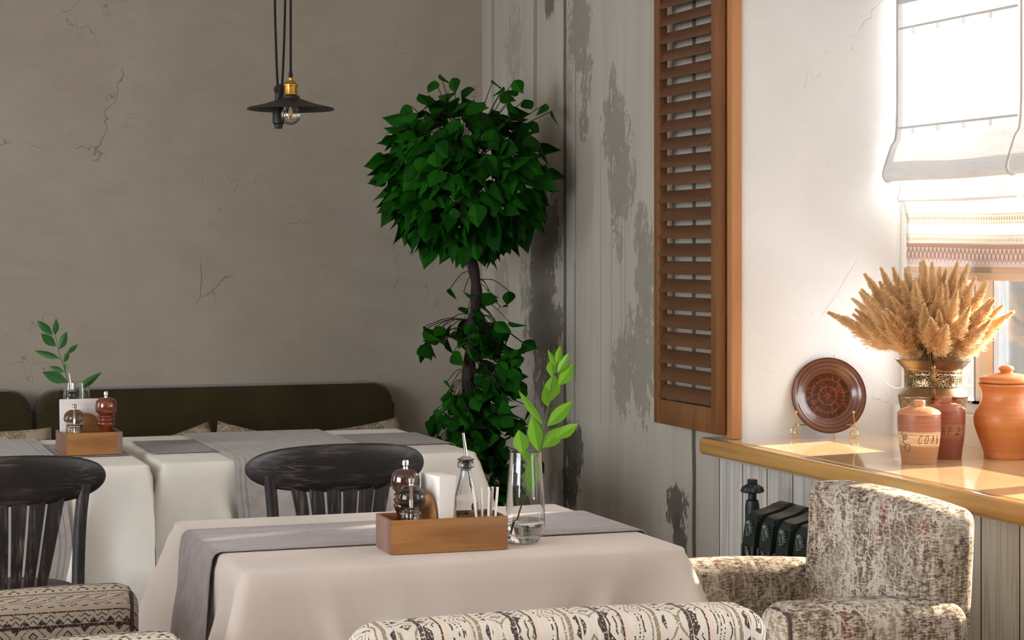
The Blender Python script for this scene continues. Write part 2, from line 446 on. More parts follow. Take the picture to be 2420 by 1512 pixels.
# ------------------------------------------------------------------ roman blind
def blind_mat():
    m = bpy.data.materials.new('sheer linen'); m.use_nodes = True
    M = Mat.__new__(Mat); M.m = m; M.nt = m.node_tree; M.b = M.nt.nodes['Principled BSDF']
    X, Y, Z = M.xyz(); X = X+3.46; Z = Z+onX(2130, 635, 3.46).z
    sl = M.noise(M.scaled((1, 9, 160)), 1, 4, 0.7); sl2 = M.noise(M.scaled((1, 160, 9)), 1, 4, 0.7)
    slub = (sl.sm(0.54, 0.66)+sl2.sm(0.56, 0.68)).clamp()
    col = M.mix(slub*0.30, (0.86, 0.86, 0.86), (0.55, 0.53, 0.50))
    wv = (Y*5.0).sin()*0.004
    zz = Z+wv
    low = X.gt(3.478)
    def zof(y): return onX(2280, y, 3.485).z
    def beige_band(za, zb):
        mid = (za+zb)/2; h = (za-zb)/2
        inb = (zz-mid).abs().lt(h)
        fl = ((Y.rep(0.014)*Y.rep(0.014)*40.0)+(zz-mid)*(zz-mid)*18.0).sqrt().lt(0.028)
        edge = (zz-mid).abs().gt(h*0.72)
        dots = (Y.rep(0.005)).gt(0.0012)
        return inb, (fl+edge*dots).clamp()
    for (ya, yb) in ((503, 527), (553, 578)):
        i, f = beige_band(zof(ya), zof(yb))
        col = M.mix(i*low*(f*0.55+0.25), col, (0.50, 0.42, 0.24))
    za, zb = zof(577), zof(632); mid = zof(602); amp = 0.020
    inb = zz.lt(za)*zz.gt(zb)*low
    tw = Y.rep(0.024)                       # 0..0.012
    l1 = (zz-mid-tw*2.2+0.004)
    r1 = (l1.abs().lt(0.004)+((zz-mid+tw*2.2-0.004).abs()).lt(0.004)).clamp()
    r2 = (((tw-0.006).abs()*1.0+(zz-mid).abs()*0.25)).lt(0.0)
    dia = ((tw-0.012).abs()+(zz-mid-0.012).abs()*0.6).lt(0.006)+((tw)+(zz-mid+0.012).abs()*0.6).lt(0.006)
    top = zz.gt(za-0.012)
    botm = zz.lt(zb+0.018)*((zz/0.004).fract().gt(0.5))
    core = (zz-mid).abs().lt(0.032)
    pat = ((r1+dia*0.7).clamp()*core+top*0.75+botm*0.45).clamp()
    col = M.mix(inb*(pat*0.75+0.10), col, (0.55, 0.20, 0.07))
    col = M.mix(Z.lt(zb+0.002)*low*0.9, col, (0.52, 0.38, 0.26))
    nt = M.nt; nt.nodes.remove(M.b)
    out = nt.nodes['Material Output']; d = nt.nodes.new('ShaderNodeBsdfDiffuse'); tr = nt.nodes.new('ShaderNodeBsdfTranslucent')
    tp = nt.nodes.new('ShaderNodeBsdfTransparent'); mx = nt.nodes.new('ShaderNodeMixShader'); mx.inputs[0].default_value = 0.34
    mx2 = nt.nodes.new('ShaderNodeMixShader'); mx2.inputs[0].default_value = 0.03
    nt.links.new(col, d.inputs[0]); dk = M.mix(0.50, col, (0.0, 0.0, 0.0)); gm = nt.nodes.new('ShaderNodeGamma'); gm.inputs[1].default_value = 1.9; nt.links.new(dk, gm.inputs[0]); nt.links.new(gm.outputs[0], tr.inputs[0])
    nt.links.new(d.outputs[0], mx.inputs[1]); nt.links.new(tr.outputs[0], mx.inputs[2])
    nt.links.new(mx.outputs[0], mx2.inputs[1]); nt.links.new(tp.outputs[0], mx2.inputs[2]); nt.links.new(mx2.outputs[0], out.inputs[0])
    return m
M_blind = blind_mat()
M_hem = plain('greige blind hem', (0.50, 0.46, 0.42), 0.8)
def bz(y, X=3.46): return onX(2130, y, X).z
t = thing('roman_blind', 'white linen roman blind with orange and cream lace borders beside the white reveal', 'blind', (3.46, 4.9, bz(635)))
ye = onX(2121, 200, 3.46).y; YBL = 5.108
prof = smoothpath([(3.462, 0, 2.62), (3.46, 0, bz(68)), (3.458, 0, bz(300)), (3.435, 0, bz(350)), (3.408, 0, bz(405)), (3.412, 0, bz(424)), (3.43, 0, bz(430)), (3.45, 0, bz(420)), (3.462, 0, bz(396)), (3.468, 0, bz(372))], 5)
prof[1] = Vector((3.461, 0, bz(10)))
def blind_piece(name, prof, y0, y1, mat, sag=0.0, parent=None):
    b = bm_(); n = len(prof)-1
    def fn(u, v):
        p = prof[int(round(v*n))]; y = y1+(y0-y1)*u
        return Vector((p.x+0.004*sin(y*7+p.z*9)*(1 if v > 0.4 else 0), y, p.z-sag*sin(pi*min(1, u*1.2))*v+0.003*sin(y*9)*v))
    grid(b, fn, 40, n); return obj(name, b, mat, parent, True, fix=False)
bl = blind_piece('main_panel', prof, YBL, ye, M_blind, 0.0, t)
prof2 = smoothpath([(3.470, 0, bz(380)), (3.462, 0, bz(420)), (3.446, 0, bz(462)), (3.450, 0, bz(477)), (3.462, 0, bz(478)), (3.472, 0, bz(468))], 4)
blind_piece('lower_fold', prof2, YBL, onX(2131, 450, 3.46).y, M_blind, 0.0, t)
prof3 = [Vector((3.470+0.018*min(1, k/4), 0, bz(468)+(onX(2280, 652, 3.486).z-bz(468))*k/14)) for k in range(15)]
blind_piece('border_panel', prof3, YBL, onX(2141, 560, 3.486).y, M_blind, 0.0, t)
b = bm_(); y1 = onX(2141, 560, 3.486).y; zz = onX(2280, 648, 3.486).z
b2 = bm_(); tube(b2, [p+Vector((-0.001, ye, 0)) for p in prof], 0.004, 6); obj('hem', b2, M_hem, t, True)
for y in (40, 287):
    zr = onX(2270, y, 3.46).z
    b2 = bm_(); tube(b2, [(3.457, YBL, zr), (3.457, ye, zr)], 0.004, 6); obj('batten_pocket', b2, plain('grey pocket shade cloth', (0.55, 0.55, 0.55), 0.8), t, True)
    for k, yy in enumerate((5.70, 5.55, 5.40, 5.25)):
        b2 = bm_(); tube(b2, [(3.452, yy+0.006*cos(a), zr-0.014+0.009*sin(a)) for a in [2*pi*i/10 for i in range(11)]], 0.0012, 4, False)
        obj('cord_ring', b2, M_hem, t, True)
obj('bottom_bar', box(b, 3.482, 3.50, YBL, y1-0.002, zz-0.018, zz+0.006, 0.003), plain('beige blind bar', (0.62, 0.48, 0.36), 0.7), t, True)
# bead chain: a tall loop of beads
b = bm_()
pa = smoothpath([onX(2128, 430, 3.45), onX(2122, 560, 3.44), onX(2100, 760, 3.42), onX(2078, 850, 3.40), onX(2082, 890, 3.39), onX(2105, 912, 3.38), onX(2128, 915, 3.38), onX(2142, 890, 3.40), onX(2140, 760, 3.43), onX(2134, 560, 3.45), onX(2132, 430, 3.455)], 26)
acc = 0
for p, q in zip(pa, pa[1:]):
    acc += (q-p).length
    if acc > 0.007:
        acc = 0; bmesh.ops.create_icosphere(b, subdivisions=1, radius=0.0023, matrix=Matrix.Translation(q))
obj('bead_chain', b, plain('white plastic beads', (0.8, 0.79, 0.76), 0.3), t, True)

t2 = thing('roman_blind', 'second white linen roman blind, just entering at the right edge of the photo', 'blind', (3.46, 4.3, bz(635)))
blind_piece('main_panel', prof, 3.35, YBL-0.012, M_blind, 0.0, t2); blind_piece('lower_fold', prof2, 3.35, YBL-0.03, M_blind, 0.0, t2); blind_piece('border_panel', prof3, 3.35, YBL-0.03, M_blind, 0.0, t2)
b = bm_(); tube(b, [p+Vector((-0.001, YBL-0.012, 0)) for p in prof], 0.004, 6); obj('hem', b, M_hem, t2, True)

# ------------------------------------------------------------------ sofa and its cushions
def velvet():
    m = Mat('dark olive velvet', 0.9, 0.1); n = m.noise(m.scaled((4, 4, 4)), 1, 4, 0.6)
    m.set(Base_Color=m.mix(n.sm(0.3, 0.7), (0.034, 0.026, 0.010), (0.047, 0.036, 0.015)), Sheen_Weight=0.25, Sheen_Roughness=0.5); return m.m
M_vel = velvet()
def rslab(bm, x0, x1, y0, y1, z0, z1, rc, rt):
    """slab whose upper left and right corners are rounded by rc, all edges softened by rt"""
    pts = [(x0, z0), (x1, z0)]
    for k in range(9): a = pi/2*k/8; pts.append((x1-rc+rc*cos(a), z1-rc+rc*sin(a)))
    for k in range(9): a = pi/2+pi/2*k/8; pts.append((x0+rc+rc*cos(a), z1-rc+rc*sin(a)))
    A = [bm.verts.new((x, y0, z)) for x, z in pts]; B = [bm.verts.new((x, y1, z)) for x, z in pts]
    n = len(pts)
    f1 = bm.faces.new(A); f2 = bm.faces.new(B[::-1])
    for k in range(n): bm.faces.new((A[k], B[k], B[(k+1) % n], A[(k+1) % n]))
    es = list(f1.edges)+list(f2.edges)
    bmesh.ops.bevel(bm, geom=es, offset=rt, segments=4, affect='EDGES', profile=0.5, clamp_overlap=True); return bm
def sofa(x0, x1, label):
    t = thing('banquette_sofa', label, 'sofa', ((x0+x1)/2, 8.05, 0), 0, 'olive banquettes along the back wall')
    obj('backrest', rslab(bm_(), x0, x1, 8.28, 8.44, 0.10, 0.845, 0.09, 0.035), M_vel, t, True)
    obj('seat', box(bm_(), x0, x1, 7.68, 8.275, 0.16, 0.36, 0.04, 4), M_vel, t, True)
    for fx in (x0+0.08, x1-0.08):
        for fy in (7.76, 8.36):
            obj('leg', tube(bm_(), [(fx, fy, 0), (fx, fy, 0.16)], [0.018, 0.026], 12), plain('dark leg wood', (0.03, 0.02, 0.015), 0.4), t, True)
sofa(0.925, 2.44, 'long dark olive velvet bench sofa backed against the plaster wall')
sofa(-0.62, 0.905, 'dark olive velvet bench sofa cut off by the left edge of the photo')
def cushion_mat():
    m = Mat('beige scroll print cotton', 0.85, 0.2)
    n = m.noise(m.scaled((34, 34, 34)), 1, 3, 0.6, 2.5); v = m.noise(m.scaled((9, 9, 9)), 1, 3, 0.5, 1.0)
    k = ((n-0.5).abs().lt(0.045)+n.gt(0.62)).clamp()*v.gt(0.40)
    m.set(Base_Color=m.mix(k*0.8, (0.46, 0.40, 0.29), (0.12, 0.055, 0.035))); return m.m
M_cush = cushion_mat()
def cushion(loc, rz, tilt, roll, label, w=0.42):
    b = bm_()
    def fn(u, v, s):
        x = (u-0.5)*2; y = (v-0.5)*2
        e = (max(0.0, (1-x**4))*max(0.0, (1-y**4)))**0.5
        k = 1-0.05*(1-x*x)*y*y; k2 = 1-0.05*(1-y*y)*x*x
        return Vector((x*w/2*k2, s*0.065*e, y*w/2*k))
    for s in (1, -1): grid(b, lambda u, v: fn(u, v, s), 18, 18)
    bmesh.ops.remove_doubles(b, verts=b.verts, dist=0.0005)
    b.transform(Matrix.Rotation(tilt, 4, 'X') @ Matrix.Rotation(roll, 4, 'Y'))
    o = obj('throw_cushion', b, M_cush); o.location = loc; o.rotation_euler = (0, 0, rz)
    tag(o, label, 'cushion', 'printed cushions on the banquettes'); return o
def cush_at(px, pytop, roll, label, Y=8.08, w=0.33, tilt=-0.5):
    p = onY(px, pytop, Y); e = w/2*(abs(cos(roll))+abs(sin(roll)))
    cushion((p.x, Y, p.z-e*0.80-0.02), 0, tilt, roll, label, w)
cush_at(440, 1000, -0.30, 'beige scroll printed cushion on the sofa, behind the gap between the two far tables')
cush_at(590, 994, 0.28, 'beige scroll printed cushion behind the grey cross runner, right of its twin')
cush_at(880, 988, -0.16, 'beige printed cushion at the right end of the olive sofa')
cush_at(30, 1012, -0.03, 'beige printed cushion seen left of the far condiment box')

# ------------------------------------------------------------------ tables and cloths
def cloth_mat(name, a):
    m = Mat(name, 0.75, 0.25); x, y, z = m.xyz()
    w = (x*2200.0).sin()*0.5+(z*2200.0).sin()*0.5
    n = m.noise(m.scaled((6, 6, 3)), 1, 4, 0.6, 0.5)
    m.set(Base_Color=m.mix(n.sm(0.3, 0.7), a, tuple(c*0.94 for c in a)), Sheen_Weight=0.15)
    m.bump(n*1.0+w*0.01, 0.12, 0.01); return m.m
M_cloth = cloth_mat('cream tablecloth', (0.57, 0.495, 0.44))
M_cloth2 = cloth_mat('pale grey cream tablecloth', (0.84, 0.81, 0.74))
M_tw = wood('brown table wood', (0.16, 0.09, 0.05), (0.1, 0.055, 0.03), 0)
def table(x0, x1, y0, y1, label, group):
    t = thing('dining_table', label, 'table', ((x0+x1)/2, (y0+y1)/2, 0), 0, group)
    obj('tabletop', box(bm_(), x0+0.012, x1-0.012, y0+0.012, y1-0.012, 0.712, 0.742, 0.004), M_tw, t, True)
    for x in (x0+0.07, x1-0.07):
        for y in (y0+0.07, y1-0.07): obj('leg', box(bm_(), x-0.03, x+0.03, y-0.03, y+0.03, 0, 0.712, 0.004), M_tw, t, True)
def cloth(x0, x1, y0, y1, L, label, mat, seed, corners=(0.45, 0.45, 0.3, 0.3), waves=1.0, zt=0.75, clampx=None, clampy=0.0):
    """corners: fold strength at (x0,y0) (x1,y0) (x1,y1) (x0,y1)"""
    rnd = random.Random(seed); r = 0.02
    peri = []
    def seg(a, c, n): return [(a[0]+(c[0]-a[0])*k/n, a[1]+(c[1]-a[1])*k/n) for k in range(n)]
    C = [(x0, y0, -1, -1, pi), (x1, y0, 1, -1, 1.5*pi), (x1, y1, 1, 1, 0), (x0, y1, -1, 1, pi/2)]
    P = []   # (x,y,nx,ny, side_coord, corner idx, dist to corner)
    for i in range(4):
        cx, cy, sx, sy, a0 = C[i]; c = (cx-sx*r, cy-sy*r)
        for k in range(7):
            a = a0+pi/2*k/6; P.append((c[0]+r*cos(a), c[1]+r*sin(a), cos(a), sin(a)))
        nx = C[(i+1) % 4]; e = P[-1]; s2x, s2y = nx[2], nx[3]
        a1 = nx[4]; st = (nx[0]-s2x*r+r*cos(a1), nx[1]-s2y*r+r*sin(a1))
        N = int(math.hypot(st[0]-e[0], st[1]-e[1])/0.012)
        for k in range(1, N): P.append((e[0]+(st[0]-e[0])*k/N, e[1]+(st[1]-e[1])*k/N, e[2], e[3]))
    b = bm_(); n = len(P)
    ph = [rnd.uniform(0, 6.28) for _ in range(6)]
    def disp(i, t):
        x, y, nx_, ny_ = P[i]
        s = x*1.0+y*1.37
        d = 0.006+0.035*t
        tt = min(t*1.2, t+0.05)
        d += waves*t*(0.028*sin(s*9+ph[0])+0.018*sin(s*19+ph[1])+0.008*sin(s*37+ph[2]))
        ox, oy = nx_*d, ny_*d
        for k, (cx, cy, sx, sy, _) in enumerate(C):
            q = math.hypot(x-cx, y-cy)
            if q > 0.5: continue
            amp = corners[k]*t
            g = math.exp(-(q/(0.035+0.10*t))**2)
            dip = math.exp(-((q-(0.10+0.22*t))/(0.05+0.08*t))**2)
            rd = 0.16*t*(math.exp(-((q-0.17-0.25*t)/0.022)**2)-0.8*math.exp(-((q-0.225-0.30*t)/0.03)**2)+0.6*math.exp(-((q-0.33-0.1*t)/0.03)**2))*min(1, t*5)
            ox += nx_*rd; oy += ny_*rd
            ox += amp*g*sx*0.72-dip*amp*0.16*nx_; oy += amp*g*sy*0.72-dip*amp*0.16*ny_
        if clampx:
            mx = clampx[1]+clampy*math.exp(-(t/0.16)**2)
            if ox+x > mx: ox = mx-x
            if ox+x < clampx[0] and y < 4.75: ox = clampx[0]-x
            if ox+x < clampx[0] and y > 6: ox = clampx[0]-x
        return x+ox, y+oy
    rings = []
    for ins, z in ((0.0185, zt), (0.012, zt-0.0008), (0.006, zt-0.003), (0.0015, zt-0.008), (-0.001, zt-0.018)):
        rings.append([b.verts.new((p[0]-p[2]*ins, p[1]-p[3]*ins, z)) for p in P])
    m = 26
    for k in range(1, m+1):
        t = (L-0.02)*k/m
        rings.append([b.verts.new((*disp(i, t), zt-0.018-t*0.985)) for i in range(n)])
    for A, B in zip(rings, rings[1:]):
        for k in range(n): b.faces.new((A[k], A[(k+1) % n], B[(k+1) % n], B[k]))
    b.faces.new(rings[0])
    o = obj('tablecloth', b, mat, ang=180, loc=((x0+x1)/2, (y0+y1)/2, zt)); tag(o, label, 'tablecloth')
    return disp, P
NT = (0.875, 1.895, 4.09, 4.915)
table(*NT, 'cloth covered dining table nearest the camera, carrying the oak condiment box', 'square restaurant tables')
table(1.075, 2.13, 6.25, 7.18, 'cloth covered far table on the right, in front of the sofa', 'square restaurant tables')
table(0.0, 1.045, 6.22, 7.16, 'cloth covered far table on the left, under the small condiment box', 'square restaurant tables')
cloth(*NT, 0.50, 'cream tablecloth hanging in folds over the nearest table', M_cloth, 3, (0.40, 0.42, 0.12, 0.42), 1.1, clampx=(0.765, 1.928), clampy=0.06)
cloth(1.078, 2.13, 6.25, 7.18, 0.45, 'cream tablecloth on the far right table, with a broad grey cross runner', M_cloth2, 5, (0.30, 0.40, 0.3, 0.1), 2.0, clampx=(1.05, 9))
cloth(0.0, 1.042, 6.22, 7.16, 0.50, 'cream tablecloth on the far left table, behind the left black chair', M_cloth2, 8, (0.3, 0.30, 0.1, 0.3), 2.2, clampx=(-9, 1.048))

def runner_mat(name, a, c, axis):
    m = Mat(name, 0.85, 0.2); sc = [900, 900, 900]; sc[axis] = 90
    n = m.noise(m.scaled(tuple(sc)), 1, 2, 0.6); sc2 = [30, 30, 30]; sc2[axis] = 5; n2 = m.noise(m.scaled(tuple(sc2)), 1, 4, 0.6)
    uv = m.xyz('UV'); ed = uv[1].rep(1.0)      # distance from edge: uv.y 0..1 -> rep: .5 at edges
    st = ((ed-0.43).abs().lt(0.006)+(ed-0.465).abs().lt(0.004)).clamp()
    col = m.mix((n*0.6+n2*0.4).sm(0.38, 0.62), a, c); col = m.mix(st*0.5, col, tuple(q*0.45 for q in a))
    m.set(Base_Color=col, Sheen_Weight=0.2); m.bump(n, 0.4, 0.002); return m.m
M_run = runner_mat('mauve grey woven runner', (0.205, 0.172, 0.170), (0.33, 0.285, 0.285), 0)
M_runc = runner_mat('pale grey woven runner', (0.35, 0.33, 0.315), (0.48, 0.45, 0.43), 1)
def runner(path, w0, w1, axis, mat, label, seed=0, loc=None, th=0.0022, cat='table runner'):
    """path: list of (a, z) along main axis; w0,w1: the cross extents"""
    b = bm_(); n = len(path)-1; rnd = random.Random(seed)
    def fn(u, v, off=0.0):
        a, z, wv = path[int(round(u*n))]
        t = path[min(n, int(round(u*n))+1)]; s = path[max(0, int(round(u*n))-1)]
        d = Vector((t[0]-s[0], t[1]-s[1]))
        if d.length > 0: d.normalize()
        nx, nz = -d.y, d.x
        w = w0+(w1-w0)*v
        a2 = a+nx*off+wv*0.012*sin(v*5+2)+wv*0.006*sin(v*14); z2 = z+nz*off
        w += wv*0.01*sin(a*3+z*18+seed)
        return Vector((a2, w, z2)) if axis == 0 else Vector((w, a2, z2))
    m = 16; A = grid(b, lambda u, v: fn(u, v), n, m, uv=lambda u, v: (u, v)); B = grid(b, lambda u, v: fn(u, v, th), n, m, uv=lambda u, v: (u, v))
    for i in range(n):
        b.faces.new((A[i][0], A[i+1][0], B[i+1][0], B[i][0])); b.faces.new((A[i][m], B[i][m], B[i+1][m], A[i+1][m]))
    for j in range(m):
        b.faces.new((A[0][j], B[0][j], B[0][j+1], A[0][j+1])); b.faces.new((A[n][j], A[n][j+1], B[n][j+1], B[n][j]))
    p0 = fn(0.5, 0.5); o = obj('table_runner', b, mat, ang=60, loc=p0); tag(o, label, cat)
def rpath(a0, a1, hang0=0.0, hang1=0.0, zt=0.7515, out=0.05):
    """flat from a0 to a1 with optional hanging ends; hang first end at a0 (towards -a)"""
    P = []
    if hang0:
        for k in range(14, 0, -1):
            h = hang0*k/14; P.append((a0-0.010-out*h-0.006, zt-0.022-h, min(1, h*6)))
        P += [(a0-0.012, zt-0.014, 0), (a0-0.006, zt-0.004, 0), (a0+0.004, zt+0.001, 0)]
    n = 24
    for k in range(n+1): P.append((a0+0.014+(a1-a0-0.028)*k/n, zt+0.0012, 0))
    if hang1:
        P += [(a1-0.004, zt+0.001, 0), (a1+0.006, zt-0.004, 0), (a1+0.012, zt-0.014, 0)]
        for k in range(1, 15):
            h = hang1*k/14; P.append((a1+0.010+out*h+0.006, zt-0.022-h, min(1, h*6)))
    return P
runner(rpath(NT[0], NT[1], 0.42, 0.30, out=0.12), 4.345, 4.715, 0, M_run, 'mauve grey runner along the nearest table, hanging down its left end', 1)
runner(rpath(1.085, 2.13, 0.0, 0.3, out=0.16), 6.52, 6.95, 0, M_run, 'mauve grey runner lying lengthwise on the far right table', 2)
runner(rpath(0.02, 1.035, 0.0, 0.0), 6.50, 6.93, 0, M_run, 'mauve grey runner lengthwise under the far condiment box', 3)
runner(rpath(6.25, 7.17, 0.42, 0.0, zt=0.7545, out=0.12), 1.31, 1.815, 1, M_runc, 'wide pale grey runner laid across the far right table, hanging at the front', 4)
runner(rpath(6.22, 7.15, 0.42, 0.0, zt=0.7545, out=0.12), 0.28, 0.785, 1, M_runc, 'pale grey runner laid across the far left table, behind the left chair', 5)

# ------------------------------------------------------------------ black bentwood chairs
def chair_mat(name, sc):
    m = Mat(name, 0.32, 0.5); n = m.noise(m.scaled(sc), 1, 6, 0.7, 0.6)
    n2 = m.noise(m.scaled((4, 4, 8)), 1, 3, 0.6)
    m.set(Base_Color=m.mix((n.sm(0.47, 0.68))*(n2.sm(0.38, 0.62)), (0.014, 0.012, 0.012), (0.15, 0.12, 0.11)), Roughness=n*0.3+0.26)
    m.bump(n, 0.35, 0.002); return m.m
M_chair = chair_mat('worn black lacquered wood', (6, 60, 150)); M_chairv = chair_mat('worn black lacquered splat', (120, 120, 5))
def chair(loc, label):
    t = thing('bentwood_chair', label, 'chair', loc, 0, 'black spindle back chairs with their backs to the camera')
    zc = 0.793; hw = 0.268
    def mid(s): return Vector((s*hw, 0.085*abs(s)**2.2-0.004, zc-0.003*s*s))
    b = bm_(); NS, NT_ = 56, 18
    def fn(u, v):
        s = -cos(pi*u); s = max(-0.9999, min(0.9999, s)); c = mid(s)
        e = (1-abs(s)**4.2)**0.5
        hh = (0.067+0.004*cos(s*3))*e; th = 0.0125*(1-abs(s)**9)**0.5+0.001
        a = 2*pi*v; ca, sa = cos(a), sin(a)
        sg = lambda q: (1 if q >= 0 else -1)
        tz = hh*sg(sa)*abs(sa)**0.75; ty = th*sg(ca)*abs(ca)**0.75
        dn = Vector((-0.085*2.2*abs(s)**1.2*sg(s), hw, 0)).normalized()
        return c+Vector((dn.x*ty, dn.y*ty-tz*0.16, tz))
    grid(b, fn, NS, NT_); bmesh.ops.remove_doubles(b, verts=b.verts, dist=0.0004)
    obj('crest_rail', b, M_chair, t, ang=80)
    # six flat splats fanning out
    for k in range(6):
        s = (k-2.5); xt = s*0.0525; xb = s*0.0325
        wt, wb = 0.0225, 0.0125
        yt = 0.085*abs(xt/hw)**2.2+0.006; b = bm_()
        pts = []
        for q in range(9):
            f = q/8; x = xb+(xt-xb)*f; w = wb+(wt-wb)*f; z = 0.462+(0.77-0.462)*f; y = 0.035+(yt-0.035)*f-0.012*sin(pi*f)
            pts.append([b.verts.new((x-w, y-0.005, z)), b.verts.new((x+w, y-0.005, z)), b.verts.new((x+w, y+0.005, z)), b.verts.new((x-w, y+0.005, z))])
        for A, B in zip(pts, pts[1:]):
            for j in range(4): b.faces.new((A[j], A[(j+1) % 4], B[(j+1) % 4], B[j]))
        b.faces.new(pts[0][::-1]); b.faces.new(pts[-1]); obj('splat', b, M_chairv, t)
    for sx in (-1, 1):
        pa = smoothpath([(sx*0.205, -0.03, 0), (sx*0.195, 0.01, 0.25), (sx*0.188, 0.042, 0.46), (sx*0.193, 0.047, 0.65), (sx*0.205, 0.045, 0.775)], 5)
        obj('back_leg', tube(bm_(), pa, 0.0175, 14), M_chairv, t)
        pa = smoothpath([(sx*0.19, 0.43, 0), (sx*0.175, 0.41, 0.25), (sx*0.165, 0.39, 0.44)], 5)
        obj('front_leg', tube(bm_(), pa, [0.013+0.006*i/10 for i in range(11)], 12), M_chair, t)
    b = bm_(); lathe(b, [(0, 0.438), (0.19, 0.438), (0.205, 0.445), (0.208, 0.455), (0.2, 0.464), (0.17, 0.462), (0, 0.456)], 48, (0, 0.235, 0))
    obj('seat', b, M_chair, t)
    b = bm_(); tube(b, [(0.17*cos(a), 0.225+0.17*sin(a), 0.24) for a in [2*pi*i/32 for i in range(33)]], 0.008, 8, False); obj('stretcher_ring', b, M_chair, t)
    return t
cA = chair((1.481, 5.555, 0), 'black wooden chair standing between the nearest table and the far tables')
dup(cA, (0.545, 5.53, 0), None, 'black wooden chair at the left edge, in front of the small condiment box')

# ------------------------------------------------------------------ armchairs
def ethnic_mat():
    m = Mat('cream tribal band weave', 0.9, 0.15); uv = m.xyz('UV')
    wob = m.noise(m.scaled((55, 55, 55)), 1, 2, 0.6)-0.5
    U = uv[0]+wob*0.0014; V = uv[1]+wob*0.0014
    P = 0.153; v = (V/P).fract()*P
    u = (U/0.076).fract()*0.076-0.038; au = u.abs()
    D = v.band(0.0605, 0.0036).max(v.band(0.093, 0.0017))
    mm = au+(v-0.040).abs()
    D = D.max(mm.band(0.0088, 0.0024)).max(mm.lt(0.0022))
    inr = v.band(0.040, 0.0185)
    T = mm.band(0.0265, 0.0024)*inr
    ed = 0.038-au
    D = D.max(ed.lt((v-0.044)*0.85)*v.lt(0.0575)*v.gt(0.044))
    D = D.max(ed.lt((0.036-v)*0.85)*v.gt(0.0225))
    s3 = U.rep(0.019)
    D = D.max(s3.lt((v-0.0095)*0.7)*v.lt(0.0185)*v.gt(0.0095))
    t1 = U.rep(0.019)
    D = D.max((v-0.0665-t1*1.1).abs().lt(0.0017)*v.gt(0.064)*v.lt(0.079))
    D = D.max((v-0.080-t1*0.7).abs().lt(0.0014)*(U.rep(0.038).gt(0.006)))
    D = D.max(U.rep(0.038).lt((0.077-v)*0.75)*v.gt(0.065)*v.lt(0.077))
    T = T.max(U.rep(0.030).lt((v-0.0855)*0.8)*v.gt(0.0855)*v.lt(0.0915))
    t2 = U.rep(0.076); dots = (U/0.0042).fract().gt(0.45)
    D = D.max((v-0.113-t2*0.34).abs().lt(0.0013)*dots)
    D = D.max((v-0.120-t2*0.34).abs().lt(0.0011)*dots)
    D = D.max((v-0.106-(U+0.019).rep(0.038)*0.30).abs().lt(0.0014)*(U.rep(0.0254).gt(0.006)))
    D = D.max((v-0.138+(U+0.01).rep(0.038)*0.45).abs().lt(0.0014)*U.rep(0.038).gt(0.005))
    T = T.max(v.lt(0.0045+0.0)).max(v.gt(0.1505)).max(((v-0.145+U.rep(0.05)*0.16).abs().lt(0.0016)))
    weave = m.noise(m.scaled((240, 240, 240)), 1, 2, 0.7)
    thread = m.noise(m.comb(uv[0]*60.0, uv[1]*900.0, 0.0), 1, 2, 0.6)
    pink = v.band(0.099, 0.005)
    base = m.mix(thread.sm(0.35, 0.65), (0.66, 0.60, 0.52), (0.54, 0.48, 0.41)); base = m.mix(pink*0.5, base, (0.66, 0.48, 0.38))
    worn = weave.gt(0.40)
    col = m.mix(T*worn*0.85, base, (0.20, 0.14, 0.08)); col = m.mix(D*worn*0.95, col, (0.035, 0.022, 0.020))
    m.set(Base_Color=col); m.bump(weave*0.5+thread*0.5, 0.5, 0.003); return m.m
M_eth = ethnic_mat()
def distressed():
    m = Mat('distressed cream brocade', 0.9, 0.15)
    big = m.noise(m.scaled((5, 5, 2.4)), 1, 4, 0.6, 1.2)
    st = m.noise(m.scaled((70, 70, 18), loc=(3, 1, 2)), 1, 6, 0.8, 0.6)
    fine = m.noise(m.scaled((60, 60, 260)), 1, 4, 0.75, 0.3)
    wv = m.noise(m.scaled((10, 10, 10)), 1, 3, 0.6)
    n = m.nt.nodes.new('ShaderNodeVectorMath'); n.operation = 'ADD'
    m.nt.links.new(m.coord(), n.inputs[0]); m.nt.links.new(m.comb(wv*0.12, wv*0.12, wv*0.12), n.inputs[1])
    vo = m.voro(n.outputs[0], 17.0); crackle = (1.0-vo.sm(0.015, 0.045))*m.noise(m.scaled((4, 4, 4), loc=(9, 9, 2)), 1, 3, 0.5).sm(0.48, 0.56)
    col = m.mix((st*0.55+fine*0.45+big*0.30-0.12).sm(0.455, 0.54)*0.85, (0.53, 0.48, 0.42), (0.22, 0.17, 0.115))
    dk = (fine*0.6+st*0.5).sm(0.56, 0.60)*big.gt(0.44)
    col = m.mix(dk*0.85, col, (0.06, 0.035, 0.03))
    red = m.noise(m.scaled((14, 14, 3.5), loc=(5, 0, 1)), 1, 3, 0.6).sm(0.60, 0.66)*fine.gt(0.5)
    col = m.mix(red*0.8, col, (0.20, 0.055, 0.045)); col = m.mix(crackle*0.7, col, (0.62, 0.57, 0.51))
    m.set(Base_Color=col); m.bump(fine*0.5+st*0.5, 0.5, 0.003); return m.m
M_dis = distressed()
M_pipe = plain('dark brown piping', (0.06, 0.04, 0.035), 0.8)
M_cleg = plain('dark tapered chair leg', (0.04, 0.025, 0.02), 0.4)
